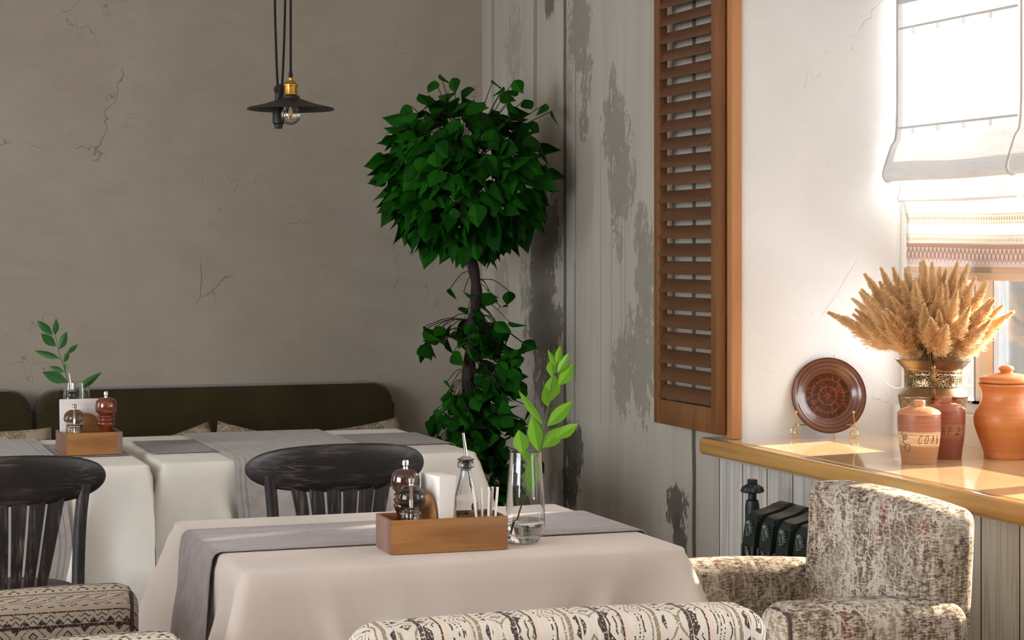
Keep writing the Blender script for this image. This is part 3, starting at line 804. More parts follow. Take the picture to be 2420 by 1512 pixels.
def armchair(loc, rz, label, mat, zarm, zback, W2, D, aw, uvmode, lean=0.10, rback=0.05, bt=0.15, bo=0.0, bw=None, ya=0.13):
    bw = bw or W2-0.01
    """local frame: faces +Y; width along X"""
    t = thing('upholstered_armchair', label, 'armchair', loc, rz)
    def uvs(bm, f):
        L = bm.loops.layers.uv.verify()
        for fc in bm.faces:
            for lp in fc.loops: lp[L].uv = f(lp.vert.co)
    R = 0.05
    b = bm_(); box(b, bo-bw, bo+bw, 0.0, bt, 0.24, zback, rback, 6)
    for e in range(2): bmesh.ops.subdivide_edges(b, edges=[e for e in b.edges if e.calc_length() > 0.12], cuts=2, use_grid_fill=True)
    for v in b.verts:
        h = max(0, (v.co.z-0.42)); v.co.y -= lean*h
        v.co.y -= 0.02*(1-(v.co.x/W2)**2)*min(1, h*3)
        v.co.z += 0.012*(1-abs(v.co.x/W2)**2) if v.co.z > zback-0.06 else 0
    uvs(b, (lambda c: (c.z-c.y, c.x+0.012)) if uvmode == 'v' else (lambda c: (c.x, c.z+c.y)))
    obj('backrest', b, mat, t, ang=70)
    for sx in (-1, 1):
        b = bm_(); x0, x1 = (W2-aw, W2) if sx > 0 else (-W2, -W2+aw)
        box(b, x0, x1, ya, D, 0.24, zarm, R, 6)
        bmesh.ops.subdivide_edges(b, edges=[e for e in b.edges if e.calc_length() > 0.2], cuts=4, use_grid_fill=True)
        for v in b.verts:
            f = (v.co.y-ya)/(D-ya)
            if v.co.z > 0.45: v.co.z += 0.014*sin(pi*f)*0.6+0.016*f-0.004
        uvs(b, lambda c: (c.y, c.z-c.x+0.010 if uvmode != 'v' else c.z+c.x))
        a = obj('arm', b, mat, t, ang=70)
        b = bm_(); ia = 0.022
        xx = [x0+ia*0.4, x0+ia*0.4, x0+ia*2, x1-ia*2, x1-ia*0.4, x1-ia*0.4]; zz = [0.26, zarm-0.04, zarm+0.0, zarm+0.0, zarm-0.04, 0.26]
        tube(b, smoothpath([(x, D-0.022, z-0.004) for x, z in zip(xx, zz)], 5), 0.005, 6)
        obj('piping', b, M_pipe, a)
    obj('seat_frame', box(bm_(), -W2+0.02, W2-0.02, 0.02, D-0.02, 0.16, 0.30, 0.02, 3), mat, t)
    b = bm_(); box(b, -W2+aw-0.002, W2-aw+0.002, 0.10, D+0.01, 0.29, 0.44, 0.04, 4); uvs(b, lambda c: (c.x, c.z+c.y)); obj('seat_cushion', b, mat, t)
    for x in (-W2+0.06, W2-0.06):
        for y in (0.06, D-0.07): obj('leg', tube(bm_(), [(x, y, 0), (x, y, 0.17)], [0.014, 0.022], 10), M_cleg, t)
    return t
# nearest chair, seen from behind
armchair((1.205, 3.06, 0), -0.045, 'cream tribal patterned armchair with its back to the camera at the bottom of the photo', M_eth, 0.62, 0.806, 0.372, 0.60, 0.11, 'v', 0.06)
# left chair facing right (+X)
armchair((0.08, 4.30, 0), -pi/2, 'cream tribal patterned armchair at the left end of the nearest table, arms towards it', M_eth, 0.640, 0.86, 0.37, 0.66, 0.13, 'h', 0.08)
# right chair facing left (-X)
armchair((2.425, 4.09, 0), pi/2, 'distressed cream and brown brocade armchair standing under the window sill', M_dis, 0.655, 0.848, 0.372, 0.485, 0.14, 'h', 0.04, 0.035, 0.125, -0.036, 0.295, 0.015)

# ------------------------------------------------------------------ radiator
M_iron = Mat('dark green black cast iron', 0.42, 0.5, 0.5); M_iron.set(Base_Color=(0.022, 0.034, 0.032)); M_iron.bump(M_iron.noise(M_iron.scaled((90, 90, 90)), 1, 3), 0.25, 0.002); M_iron = M_iron.m
ry = onX(1752, 1240, 2.60).y
RT = onX(1760, 1207, 2.62).z
t = thing('cast_iron_radiator', 'ornate dark green cast iron radiator under the sill', 'radiator', (2.71, ry-0.5, 0))
M_wear = plain('worn grey green relief paint', (0.13, 0.17, 0.16), 0.45, 0.3)
def rad_section(y):
    b = bm_(); prof = []
    pts = smoothpath([(2.605, 0, 0.10), (2.598, 0, 0.35), (2.600, 0, RT-0.10), (2.608, 0, RT-0.03), (2.618, 0, RT-0.004), (2.64, 0, RT+0.004), (2.68, 0, RT+0.014), (2.72, 0, RT+0.030), (2.76, 0, RT+0.016), (2.80, 0, RT-0.004), (2.83, 0, RT-0.02), (2.84, 0, RT-0.08), (2.84, 0, 0.35), (2.84, 0, 0.10)], 4)
    w = 0.036
    A = [b.verts.new((p.x, y-w, p.z)) for p in pts]; B = [b.verts.new((p.x, y+w, p.z)) for p in pts]
    n = len(pts)
    for k in range(n): b.faces.new((A[k], A[(k+1) % n], B[(k+1) % n], B[k]))
    f1 = b.faces.new(A[::-1]); f2 = b.faces.new(B)
    bmesh.ops.bevel(b, geom=list(f1.edges)+list(f2.edges), offset=0.007, segments=2, affect='EDGES', clamp_overlap=True)
    s = obj('section', b, M_iron, t, True)
    b = bm_(); xf = 2.597
    # raised scroll, ladder arc and tendrils on the front face (plane X = xf)
    def P(u, v): return (xf-0.001+(0.006 if v > RT-0.06 else 0), y+u, v)
    spiral = [P(0.016*cos(a)*(1-a/16)+0.002, RT-0.048+0.020*sin(a)*(1-a/16)) for a in [k*0.45 for k in range(24)]]
    tube(b, spiral, 0.0032, 5)
    for k in range(8):
        a = pi*0.3+k*0.35; tube(b, [P(0.016*cos(a), RT-0.046+0.018*sin(a)), P(0.025*cos(a), RT-0.046+0.027*sin(a))], 0.0024, 4)
    for rr in (0.028, 0.018):
        tube(b, [P(0.012-rr*sin(a), RT-0.155+(rr+0.030)*cos(a)) for a in [pi*k/14 for k in range(15)]], 0.0030, 5)
    for k in range(1, 7):
        a = pi*k/7; tube(b, [P(0.012-0.018*sin(a), RT-0.155+0.048*cos(a)), P(0.012-0.028*sin(a), RT-0.155+0.058*cos(a))], 0.0026, 4)
    tube(b, [P(0.012+0.010*cos(a), RT-0.150+0.016*sin(a)) for a in [2*pi*k/14 for k in range(15)]], 0.0032, 5)
    for k in range(5):
        tube(b, smoothpath([P(-0.03+k*0.011, RT-0.30), P(-0.026+k*0.010, RT-0.26), P(-0.016+k*0.009, RT-0.225), P(-0.004+k*0.006, RT-0.235)], 4), 0.0026, 4)
    for q in (-0.034, 0.034): tube(b, [P(q, 0.12), P(q, RT-0.09)], 0.003, 5)
    obj('scroll_relief', b, M_wear, s, True)
for k in range(7): rad_section(ry-0.045-k*0.103)
pc = onX(1778, 1180, 2.72); b = bm_()
zc = onX(1778, 1132, 2.72).z
lathe(b, [(0.022, 0.1), (0.022, RT-0.01), (0.019, zc-0.065), (0.013, zc-0.060), (0.013, zc-0.035)], 20, (pc.x, pc.y, 0)); obj('valve_post', b, M_iron, t, True)
b = bm_(); N = 40
def capfn(u, v):
    a = 2*pi*u; fl = 1+0.09*abs(sin(a*6))
    r, z = [(0.013, -0.034), (0.028, -0.040), (0.034*1, -0.036), (0.030, -0.024), (0.014, -0.014)][int(round(v*4))]
    r *= fl if r > 0.02 else 1
    return Vector((pc.x+r*cos(a), pc.y+r*sin(a), zc+z))
grid(b, capfn, 72, 4); box(b, pc.x-0.012, pc.x+0.012, pc.y-0.012, pc.y+0.012, zc-0.018, zc, 0.002); obj('valve_cap', b, M_iron, t, True)
b = bm_(); tube(b, [(2.72, ry+0.02, 0.12), (2.72, ry+0.08, 0.12), (2.72, ry+0.08, 0.0)], 0.014, 10); obj('pipe', b, M_iron, t, True)

# ------------------------------------------------------------------ pendant lamp
M_blk = plain('matt black enamel', (0.012, 0.011, 0.010), 0.5)
M_cord = plain('black fabric cord', (0.008, 0.008, 0.008), 0.9)
M_brass = plain('aged brass', (0.55, 0.30, 0.07), 0.28, 1.0)
dl = 6.7; lc = W(687, 258, dl); sc = dl/F
t = thing('pendant_lamp', 'black disc pendant lamp with brass socket and clear bulb on pulley cords', 'lamp', lc)
def Z(py): return lc.z-(py-258)*sc
L0 = Vector((lc.x, lc.y, 0))
R = 103*sc
b = bm_(); pr = [(R, Z(259)), (R*0.985, Z(255)), (R*0.6, Z(246)), (R*0.30, Z(236)), (R*0.21, Z(233)), (R*0.20, Z(227)), (R*0.13, Z(225)), (R*0.13, Z(228)), (R*0.18, Z(236)), (R*0.30, Z(239)), (R*0.6, Z(249)), (R*0.97, Z(260))]
lathe(b, pr, 64, L0, closed=True); obj('lamp_shade', b, M_blk, t, True)
b = bm_(); lathe(b, [(0, Z(184)), (5*sc, Z(184)), (5*sc, Z(190)), (12*sc, Z(193)), (15*sc, Z(199)), (18*sc, Z(200)), (18*sc, Z(204)), (16*sc, Z(205)), (16*sc, Z(222)), (16.5*sc, Z(224)), (0, Z(224))], 32, L0); obj('socket', b, M_brass, t, True)
b = bm_(); lathe(b, [(0, Z(168)), (3.5*sc, Z(168)), (5*sc, Z(180)), (4*sc, Z(182)), (5*sc, Z(186)), (0, Z(187))], 16, L0); obj('cord_grip', b, M_cord, t, True)
b = bm_(); rb = 23.5*sc; zc_ = Z(272); pr = [(0, zc_-rb)]+[(rb*cos(a), zc_+rb*sin(a)) for a in [-pi/2+pi*k/20 for k in range(1, 15)]]+[(11*sc, Z(243)), (11*sc, Z(232))]
lathe(b, pr, 32, L0); bulb = obj('bulb', b, thin_glass('clear bulb glass', 0.12), t, True)
b = bm_()
for k in range(4):
    a = k*pi/2+0.4; tube(b, [L0+Vector((5*sc*cos(a), 5*sc*sin(a), Z(258))), L0+Vector((8*sc*cos(a), 8*sc*sin(a), Z(280)))], 1.2*sc, 6)
obj('filament', b, plain('amber filament', (0.8, 0.45, 0.1), 0.3, 0.2), bulb, True)
b = bm_(); lathe(b, [(0, Z(232)), (9*sc, Z(232)), (9*sc, Z(248)), (4*sc, Z(252)), (4*sc, Z(272)), (0, Z(273))], 16, L0); obj('bulb_base', b, plain('frosted bulb stem', (0.6, 0.58, 0.55), 0.3), bulb, True)
top = ZC
def C(px, py, dd=0.0): return W(px, py, dl+dd)
for pts in ([C(687, 170), C(687, -60), C(686, -250)],
            [C(656, 205, 0.05), C(652, 100, 0.05), C(650, -60, 0.05), C(660, -250, 0.03)],
            [C(667, 205, 0.05), C(672, 80, 0.05), C(675, -60, 0.05), C(682, -250, 0.03)]):
    pts[-1].z = ZC-0.03
    obj('cord', tube(bm_(), smoothpath(pts, 5), 0.0042, 8), M_cord, t, True)
b = bm_(); cw = W(658, 250, dl+0.05); lathe(b, [(0, Z(302)), (8*sc, Z(302)), (10*sc, Z(297)), (10*sc, Z(293)), (14*sc, Z(289)), (14*sc, Z(262)), (9*sc, Z(250)), (9*sc, Z(215)), (0, Z(213))], 24, (cw.x, cw.y, 0)); obj('counterweight', b, M_blk, t, True)
b = bm_(); pw = W(661, 212, dl+0.05); tube(b, [pw-Vector((0.0, 0.012, 0)), pw+Vector((0.0, 0.012, 0))], 13*sc, 20); box(b, pw.x-0.009, pw.x+0.009, pw.y-0.016, pw.y+0.016, Z(230), Z(198), 0.003); obj('pulley', b, M_blk, t, True)
b = bm_(); lathe(b, [(0, ZC-0.03), (0.05, ZC-0.03), (0.055, ZC-0.02), (0.055, ZC), (0, ZC)], 32, L0); obj('ceiling_rose', b, M_blk, t, True)

# ------------------------------------------------------------------ small tree in the corner
def leafmat(name, a, b_, rough=0.45, trans=0.25, sc=20):
    m = Mat(name, rough, 0.4 if rough < 0.6 else 0.15); oi = m.nt.nodes.new('ShaderNodeNewGeometry')
    rnd = E(m.nt, oi.outputs['Random Per Island'])
    n = m.noise(m.scaled((sc, sc, sc)), 1, 2)
    col = m.mix((rnd*0.8+n*0.3).clamp(), a, b_); m.set(Base_Color=col)
    tr = m.nt.nodes.new('ShaderNodeBsdfTranslucent'); m.nt.links.new(col, tr.inputs[0])
    mx = m.nt.nodes.new('ShaderNodeMixShader'); mx.inputs[0].default_value = trans
    m.nt.links.new(m.b.outputs[0], mx.inputs[1]); m.nt.links.new(tr.outputs[0], mx.inputs[2]); m.nt.links.new(mx.outputs[0], m.out.inputs[0]); return m.m
M_tleaf = leafmat('artificial fig leaf green', (0.001, 0.026, 0.001), (0.012, 0.125, 0.002), 0.7, 0.12)
M_bark = plain('dark bark', (0.018, 0.012, 0.008), 0.8)
def leafshape(bm, base, tip, side, width, curl=0.15, n=5, kind='ovate'):
    """pointed leaf with a folded midrib; side = unit vector across the blade"""
    base = Vector(base); tip = Vector(tip); ax = tip-base; L = ax.length; ax.normalize()
    side = (side-ax*side.dot(ax)).normalized(); nrm = ax.cross(side)
    pr = [(0, 0), (0.06, 0.55), (0.2, 0.93), (0.36, 1.0), (0.56, 0.74), (0.76, 0.38), (0.9, 0.13), (1, 0)] if kind == 'heart' else [(0, 0), (0.14, 0.45), (0.34, 0.92), (0.52, 1.0), (0.72, 0.74), (0.88, 0.34), (1, 0)]
    mid = []; lf = []; rt = []
    for f, w in pr:
        c = base+ax*L*f+nrm*(-curl*L*(f*f))*0.9
        mid.append(bm.verts.new(c))
        if 0 < f < 1:
            up = nrm*width*0.5*w*(0.30 if kind == 'heart' else 0.14)
            lf.append(bm.verts.new(c-side*width*0.5*w+up)); rt.append(bm.verts.new(c+side*width*0.5*w+up))
        else: lf.append(mid[-1]); rt.append(mid[-1])
    for k in range(len(pr)-1):
        for S in (lf, rt):
            vs = [mid[k], mid[k+1], S[k+1], S[k]]; u = []
            for v in vs:
                if v not in u: u.append(v)
            if len(u) >= 3: bm.faces.new(u)
DT = 7.85; tc = W(1100, 600, DT); s7 = DT/F
base = Vector((tc.x, tc.y, 0))
t = thing('artificial_tree', 'dark green potted standard tree with ball crown in the room corner', 'tree', base)
def T(px, py, dd=0.0): return W(px, py, DT+dd)
trunk = [T(1112, 1600), T(1108, 1250), T(1106, 1000), T(1106, 900), T(1117, 780), T(1126, 700), T(1120, 640), T(1105, 580), T(1098, 500), T(1105, 400)]
trunk[0].z = 0.20
tp = smoothpath(trunk, 5); b = bm_(); tube(b, tp, [(17-7*i/(len(tp)-1)+1.5*sin(i*1.3))*s7 for i in range(len(tp))], 12)
random.seed(5)
for k in range(70):
    a = random.uniform(0, 2*pi); e = random.uniform(-0.3, 1.3); r = random.uniform(0.22, 0.33)
    s = T(1102, 460)+Vector((0, 0, random.uniform(-0.05, 0.1))); q = s+Vector((cos(a)*cos(e), sin(a)*cos(e), sin(e)))*r
    tube(b, smoothpath([s, (s+q)/2+Vector((0, 0, 0.04)), q], 3), 0.0022, 4)
b_tr = b
b = bm_(); random.seed(11); camdir = Vector((-E1[1], -E1[0], 0.05)).normalized(); right = Vector((E1[0], -E1[1], 0))
cc = T(1098, 400); rx, rz_ = 212*s7, 228*s7
def tleaf(p, outw, sz=None):
    sz = sz or random.uniform(0.074, 0.106)
    d = (outw*0.55+Vector((0, 0, -0.75))+Vector((random.gauss(0, .35), random.gauss(0, .35), random.gauss(0, .35)))).normalized()
    face = (outw+Vector((random.gauss(0, .5), random.gauss(0, .5), random.gauss(0.1, .4)))).normalized()
    side = d.cross(face)
    if side.length < 0.1: side = d.orthogonal()
    leafshape(b, p, p+d*sz, side.normalized(), sz*random.uniform(0.72, 0.88), random.uniform(0.02, 0.2), kind='heart')
twigs = []; cnt = 0
XMAX = XW-0.05
while cnt < 640:
    v = Vector((random.gauss(0, 1), random.gauss(0, 1), random.gauss(0, 1))).normalized(); r = random.uniform(0.62, 1.0)**0.6
    if v.z > 0.62 and random.random() < 0.45: continue
    p = cc+Vector((v.x*rx, v.y*rx, v.z*rz_*(0.95 if v.z < 0 else 0.82)))*r*0.93
    if p.x > XMAX-0.04: p.x = XMAX-0.04-random.uniform(0, 0.05)
    tleaf(p, v); cnt += 1
for (px, py) in ((1040, 175), (1068, 185), (1028, 190), (1090, 215), (1015, 225), (1165, 190), (1190, 205), (1215, 190), (1225, 215), (1180, 225), (1200, 240), (1290, 245), (1305, 262), (1120, 235), (970, 250), (960, 262), (1240, 235), (1270, 290), (1130, 250), (1060, 245), (1000, 262)):
    p = T(px, py, random.uniform(-0.08, 0.05)); twigs.append((p, T(1102, 400))); tleaf(p, Vector((random.gauss(0, 1), -0.8, 0.2)).normalized(), 0.072)
def cluster(px, py, w, h, n):
    for _ in range(n):
        q = T(px+random.gauss(0, w), py+random.gauss(0, h), random.gauss(-0.02, 0.07)); q.x = min(q.x, XMAX-0.06); twigs.append((q, min(tp, key=lambda v: (v-q-Vector((0, 0, 0.05))).length)))
        tleaf(q, Vector((random.gauss(0, 1), -0.7+random.gauss(0, .5), 0.2)).normalized(), random.uniform(0.06, 0.085))
cluster(1085, 690, 18, 6, 3); cluster(1160, 692, 14, 6, 4); cluster(1115, 730, 12, 15, 4); cluster(1015, 775, 12, 5, 3); cluster(1030, 810, 24, 12, 6); cluster(1062, 775, 20, 8, 4)
cluster(1150, 800, 34, 26, 70); cluster(1200, 860, 20, 25, 26); cluster(1115, 790, 22, 16, 16); cluster(1170, 905, 30, 14, 26)
cluster(1110, 960, 42, 24, 70); cluster(1070, 1000, 24, 25, 24); cluster(1160, 990, 40, 28, 55); cluster(1120, 1050, 45, 40, 60); cluster(1170, 1130, 45, 50, 50)
obj('foliage', b, M_tleaf, t, True, fix=False)
for (p, q) in twigs: tube(b_tr, smoothpath([q, (p+q)/2+Vector((0, 0, 0.025)), p], 3), 0.0016, 4)
obj('trunk', b_tr, M_bark, t, True)
b = bm_(); lathe(b, [(0, 0.0), (0.11, 0.0), (0.15, 0.24), (0.16, 0.25), (0.155, 0.27), (0.14, 0.26), (0.135, 0.22), (0, 0.22)], 32, base); obj('pot', b, plain('dark plant pot', (0.03, 0.025, 0.02), 0.5), t, True)

# ------------------------------------------------------------------ things on the near table
ZT = 0.7512
M_oak = wood('oiled oak', (0.37, 0.175, 0.055), (0.24, 0.10, 0.03), 0, 0.42, 1.3, 0.4)
M_wal = wood('walnut end grain', (0.14, 0.07, 0.045), (0.27, 0.16, 0.12), 2, 0.45, 0.5, 0.4)
def cbox(loc, L, D, H, label, posts=False, slot=None):
    t = thing('condiment_box', label, 'condiment box', loc)
    w = 0.009; x, y = L/2, D/2
    obj('front_board', box(bm_(), -x, x, -y, -y+w, 0, H, 0.0012), M_oak, t); obj('back_board', box(bm_(), -x, x, y-w, y, 0, H, 0.0012), M_oak, t)
    for s in (-1, 1):
        a = sorted((s*x, s*(x-w))); m_ = M_wal
        obj('end_board', box(bm_(), a[0]-(0.0006 if s < 0 else 0), a[1]+(0.0006 if s > 0 else 0), -y+0.0004+(-0.001 if posts else 0), y, 0, H-0.0004, 0.001), m_, t, label='darker walnut end board')
    if posts:
        for s in (-1, 1): obj('corner_block', box(bm_(), min(s*x, s*(x-0.017)), max(s*x, s*(x-0.017)), -y-0.0008, -y+w+0.006, 0, H-0.0002, 0.0008), M_wal, t)
    obj('bottom', box(bm_(), -x+w, x-w, -y+w, y-w, 0.002, 0.008), M_oak, t)
    return t
FL = onz(923.7, 1311.2, ZT); FR = onz(1200.2, 1297.8, ZT); BL = onz(866.9, 1291.4, ZT)
BW = (FR-FL).length; BD = (BL-FL).length*0.98; bang = atan2(FR.y-FL.y, FR.x-FL.x)
bc = FL+(FR-FL)/2+Vector((-sin(bang), cos(bang), 0))*BD/2
BH = 0.0745
t = cbox(bc, BW, BD, BH, 'long oak condiment box on the nearest table, beside the tall glass of water'); t.rotation_euler = (0, 0, bang)
ROOTM[t.name] = Matrix.Translation(bc) @ Matrix.Rotation(bang, 4, 'Z')
for x in (-0.048, 0.040): obj('divider', box(bm_(), x-0.003, x+0.003, -BD/2+0.009, BD/2-0.009, 0.008, BH-0.006), M_oak, t)
obj('divider', box(bm_(), 0.040, BW/2-0.009, -0.006, 0.0, 0.008, BH-0.003), M_oak, t)
def inbox(dx, dy, dz=0.0085): return bc+Vector((cos(bang)*dx-sin(bang)*dy, sin(bang)*dx+cos(bang)*dy, dz))
M_pep = wood('dark cherry lacquered wood', (0.055, 0.009, 0.005), (0.025, 0.005, 0.004), 2, 0.12, 1.0, 0.6, 0.8, 0.02)
M_pep2 = wood('glossy cherry red wood', (0.20, 0.035, 0.012), (0.12, 0.02, 0.008), 2, 0.12, 1.0, 0.6, 0.8, 0.02)
M_chr = plain('brushed steel', (0.62, 0.6, 0.58), 0.25, 1.0)
M_acr = glass('clear acrylic', (0.98, 0.98, 0.98), 1.45)
M_salt = plain('pink salt', (0.75, 0.5, 0.42), 0.7)
def pepper(loc, H, label, mat, group, r=0.030):
    t = thing('pepper_mill', label, 'pepper mill', loc, 0, group); h = H-0.022
    b = bm_(); lathe(b, [(0, 0)]+smoothprof([(r*0.98, 0.0), (r*0.98, h*0.04), (r*0.80, h*0.16), (r*0.60, h*0.32), (r*0.66, h*0.42), (r*0.86, h*0.50), (r*0.84, h*0.535), (r*0.74, h*0.545), (r*0.86, h*0.575), (r*0.86, h*0.60), (r*0.72, h*0.62), (r*0.82, h*0.65), (r*0.82, h*0.67), (r*0.6, h*0.68)], 4)+[(0, h*0.68)], 32); obj('body', b, mat, t)
    b = bm_(); lathe(b, [(0, h*0.685)]+smoothprof([(r*0.7, h*0.685), (r*0.98, h*0.75), (r*1.04, h*0.84), (r*0.92, h*0.94), (r*0.5, h*0.995), (r*0.2, h)], 4)+[(0, h)], 32); obj('head', b, mat, t)
    b = bm_(); lathe(b, [(0, h-0.001), (0.006, h-0.001), (0.005, h+0.006), (0.0075, h+0.008), (0.0075, h+0.017), (0.006, h+0.020), (0, h+0.021)], 20); obj('knob', b, M_chr, t)
def saltmill(loc, H, label, group, r=0.030):
    t = thing('salt_mill', label, 'salt mill', loc, 0, group); h = H-0.020
    b = bm_(); lathe(b, [(0, 0.0005)]+smoothprof([(r*0.62, 0), (r*0.66, h*0.1), (r*0.74, h*0.45), (r*0.80, h*0.52), (r*0.88, h*0.56), (r*0.80, h*0.60), (r*0.9, h*0.63), (r*0.72, h*0.655)], 4)+[(r*0.66, h*0.655), (r*0.62, h*0.5), (r*0.55, h*0.06), (0, h*0.05)], 32); bd = obj('body', b, M_acr, t)
    b = bm_(); lathe(b, [(0, h*0.065), (r*0.50, h*0.065), (r*0.54, h*0.26), (r*0.3, h*0.30), (0, h*0.27)], 24); obj('salt', b, M_salt, bd)
    b = bm_(); lathe(b, [(0, h*0.66)]+smoothprof([(r*0.72, h*0.66), (r*1.0, h*0.72), (r*1.06, h*0.80), (r*0.92, h*0.91), (r*0.5, h*0.99), (r*0.2, h)], 4)+[(0, h)], 32); obj('head', b, M_acr, t)
    b = bm_(); tube(b, [(0, 0, h*0.07), (0, 0, h)], 0.0028, 8); lathe(b, [(0, h-0.002), (0.0065, h-0.002), (0.005, h+0.004), (0.0075, h+0.006), (0.0075, h+0.015), (0, h+0.0185)], 20); obj('spindle', b, M_chr, t)
g1 = 'condiments in the near box'; g2 = 'condiments in the far box'
pepper(inbox(-0.076, 0.030), 0.190, 'dark cherry pepper mill standing in the near oak box', M_pep, None, 0.0315)
saltmill(inbox(-0.078, -0.028), 0.158, 'clear acrylic salt mill in the near oak box, before the dark pepper mill', None, 0.031)
# napkins with two half-moon wooden cheeks
def napkin_holder(loc, rz, label, w=0.085, h=0.095, gap=0.026):
    t = thing('napkin_holder', label, 'napkin holder', loc, rz)
    for s in (-1, 1):
        b = bm_(); pts = [(-w/2, 0), (w/2, 0)]+[(w/2*cos(a), h*0.5+h*0.5*sin(a)) for a in [pi*k/16 for k in range(17)]]
        A = [b.verts.new((x, s*gap/2, z)) for x, z in pts]; B = [b.verts.new((x, s*(gap/2+0.007), z)) for x, z in pts]; n = len(pts)
        b.faces.new(A); b.faces.new(B[::-1])
        for k in range(n): b.faces.new((A[k], B[k], B[(k+1) % n], A[(k+1) % n]))
        obj('side_cheek', b, M_oak, t)
    obj('base', box(bm_(), -w/2, w/2, -gap/2, gap/2, 0, 0.006), M_oak, t)
def napkin_mat():
    m = Mat('white paper napkins', 0.9, 0.1); x, y, z = m.xyz(); l = ((y/0.0016).fract()-0.5).abs().gt(0.36)
    m.set(Base_Color=m.mix(l*0.25, (0.80, 0.77, 0.75), (0.55, 0.50, 0.45))); return m.m
M_nap = napkin_mat()
def napkins(loc, rz, w, h, th, label, tilt=0.0):
    b = bm_(); box(b, -w/2, w/2, -th/2, th/2, 0, h, 0.0025, 2)
    for v in b.verts:
        if v.co.z > h*0.5: v.co.y *= 1.25; v.co.x *= 1.03; v.co.y += tilt
    o = obj('napkin_stack', b, M_nap); o.location = loc; o.rotation_euler = (0, 0, rz); tag(o, label, 'napkins')
nr = bang+pi/2+0.18
napkin_holder(inbox(-0.014, 0.0), nr, 'half moon wooden napkin holder inside the near oak box', 0.098, 0.122, 0.042)
napkins(inbox(-0.013, -0.001, 0.016), nr, 0.094, 0.150, 0.034, 'stack of folded white napkins in the near oak box', -0.006)
# oil bottle
def bottle(loc, label, H=0.205, r=0.030, group=None):
    t = thing('oil_bottle', label, 'bottle', loc, 0, group); s = H/0.205
    o = [(r*0.9, 0), (r, 0.006), (r, 0.055*s), (r*0.93, 0.075*s), (r*0.62, 0.105*s), (r*0.42, 0.128*s), (r*0.40, 0.136*s), (r*0.62, 0.141*s), (r*0.60, 0.149*s), (r*0.45, 0.152*s)]
    i = [(x-0.002, z) for x, z in o[::-1][1:-1]]
    b = bm_(); lathe(b, [(0, 0)]+smoothprof(o, 3)+[(r*0.38, 0.152*s)]+[(max(a, 0.001), z+0.001) for a, z in i]+[(0, 0.006)], 36); bo = obj('glass_body', b, M_acr, t)
    b = bm_(); lathe(b, [(0, 0.0065), (r*0.9, 0.0068), (r*0.93, 0.012), (r*0.93, 0.028), (0, 0.028)], 28); obj('oil', b, glass('golden oil', (0.85, 0.62, 0.15), 1.3), bo)
    b = bm_(); lathe(b, [(0, 0.135*s), (0.0085, 0.137*s), (0.0095, 0.1525*s), (0.019, 0.153*s), (0.019, 0.1555*s), (0.0, 0.156*s)], 24); st = obj('stopper', b, plain('black rubber', (0.015, 0.015, 0.015), 0.5), t)
    b = bm_(); lathe(b, [(0, 0.1555*s), (0.016, 0.1555*s), (0.011, 0.159*s), (0.0045, 0.161*s)]+[(0.0045-0.0015*k/5, 0.161*s+0.044*s*k/5) for k in range(1, 6)]+[(0.0, H)], 20)
    for v in b.verts: v.co.x -= max(0, v.co.z-0.165*s)*0.14
    obj('pourer', b, M_chr, t)
bottle(inbox(0.066, 0.031), 'clear oil bottle with steel pourer in the near oak box', 0.245, 0.030)
# sugar sticks in a little glass slot
M_pap = plain('white paper sticks', (0.78, 0.72, 0.66), 0.8)
for k, (dx, dy, a, bb) in enumerate(((0.088, -0.030, 0.04, -0.03), (0.098, -0.036, -0.02, 0.02), (0.104, -0.024, -0.05, -0.05), (0.110, -0.037, -0.09, 0.03), (0.078, -0.036, 0.12, 0.0))):
    p = inbox(dx, dy); b = bm_(); q = Vector((-a, bb, 1)).normalized()*0.128
    tube(b, [(0, 0, 0), tuple(q)], [0.0045, 0.0062], 6, flat=0.45); o = obj('sugar_stick', b, M_pap); o.location = p+Vector((0, 0, 0.0))
    tag(o, 'slim white paper sugar stick in the right compartment of the near oak box', 'sugar stick', 'paper sugar sticks in the near box')

M_glass = glass('clear vase glass', (0.985, 0.99, 0.99), 1.48)
M_water = glass('water', (0.98, 0.99, 0.99), 1.33)
M_leafb = leafmat('fresh bright green leaf', (0.10, 0.30, 0.012), (0.20, 0.46, 0.03), 0.35, 0.42, 30)
M_leafd = leafmat('glossy dark green leaf', (0.010, 0.070, 0.012), (0.03, 0.15, 0.02), 0.30, 0.25, 30)
M_stem = plain('green stem', (0.05, 0.12, 0.02), 0.5)
def vase(loc, H, label, wz, rr=0.040):
    t = thing('glass_vase', label, 'vase', loc)
    o = smoothprof([(rr*0.62, 0), (rr*0.78, 0.004), (rr*1.10, H*0.16), (rr*1.13, H*0.26), (rr*1.06, H*0.55), (rr*0.94, H*0.85), (rr*0.90, H)], 5)
    i = [(r-0.0016, z) for r, z in o[::-1] if z > H*0.075]
    b = bm_(); lathe(b, [(0, 0)]+o+[(o[-1][0]-0.0008, H+0.0008)]+i+[(rr*0.6, H*0.07), (0, H*0.068)], 56, closed=False); g = obj('glass_wall', b, M_glass, t)
    w = [(r-0.0019, z) for r, z in o if H*0.085 < z < wz]
    b = bm_(); lathe(b, [(0, H*0.072), (w[0][0]*0.9, H*0.074)]+w+[(w[-1][0], wz), (0, wz-0.0005)], 56); obj('water', b, M_water, t)
    return t
vb = onz(1242, 1281, ZT); vd = vb.dot(Vector((E1[1], E1[0], 0))); vb.z = ZT
vase(vb, 0.2065, 'tall clear glass vase half full of water holding the bright green sprig', 0.052)
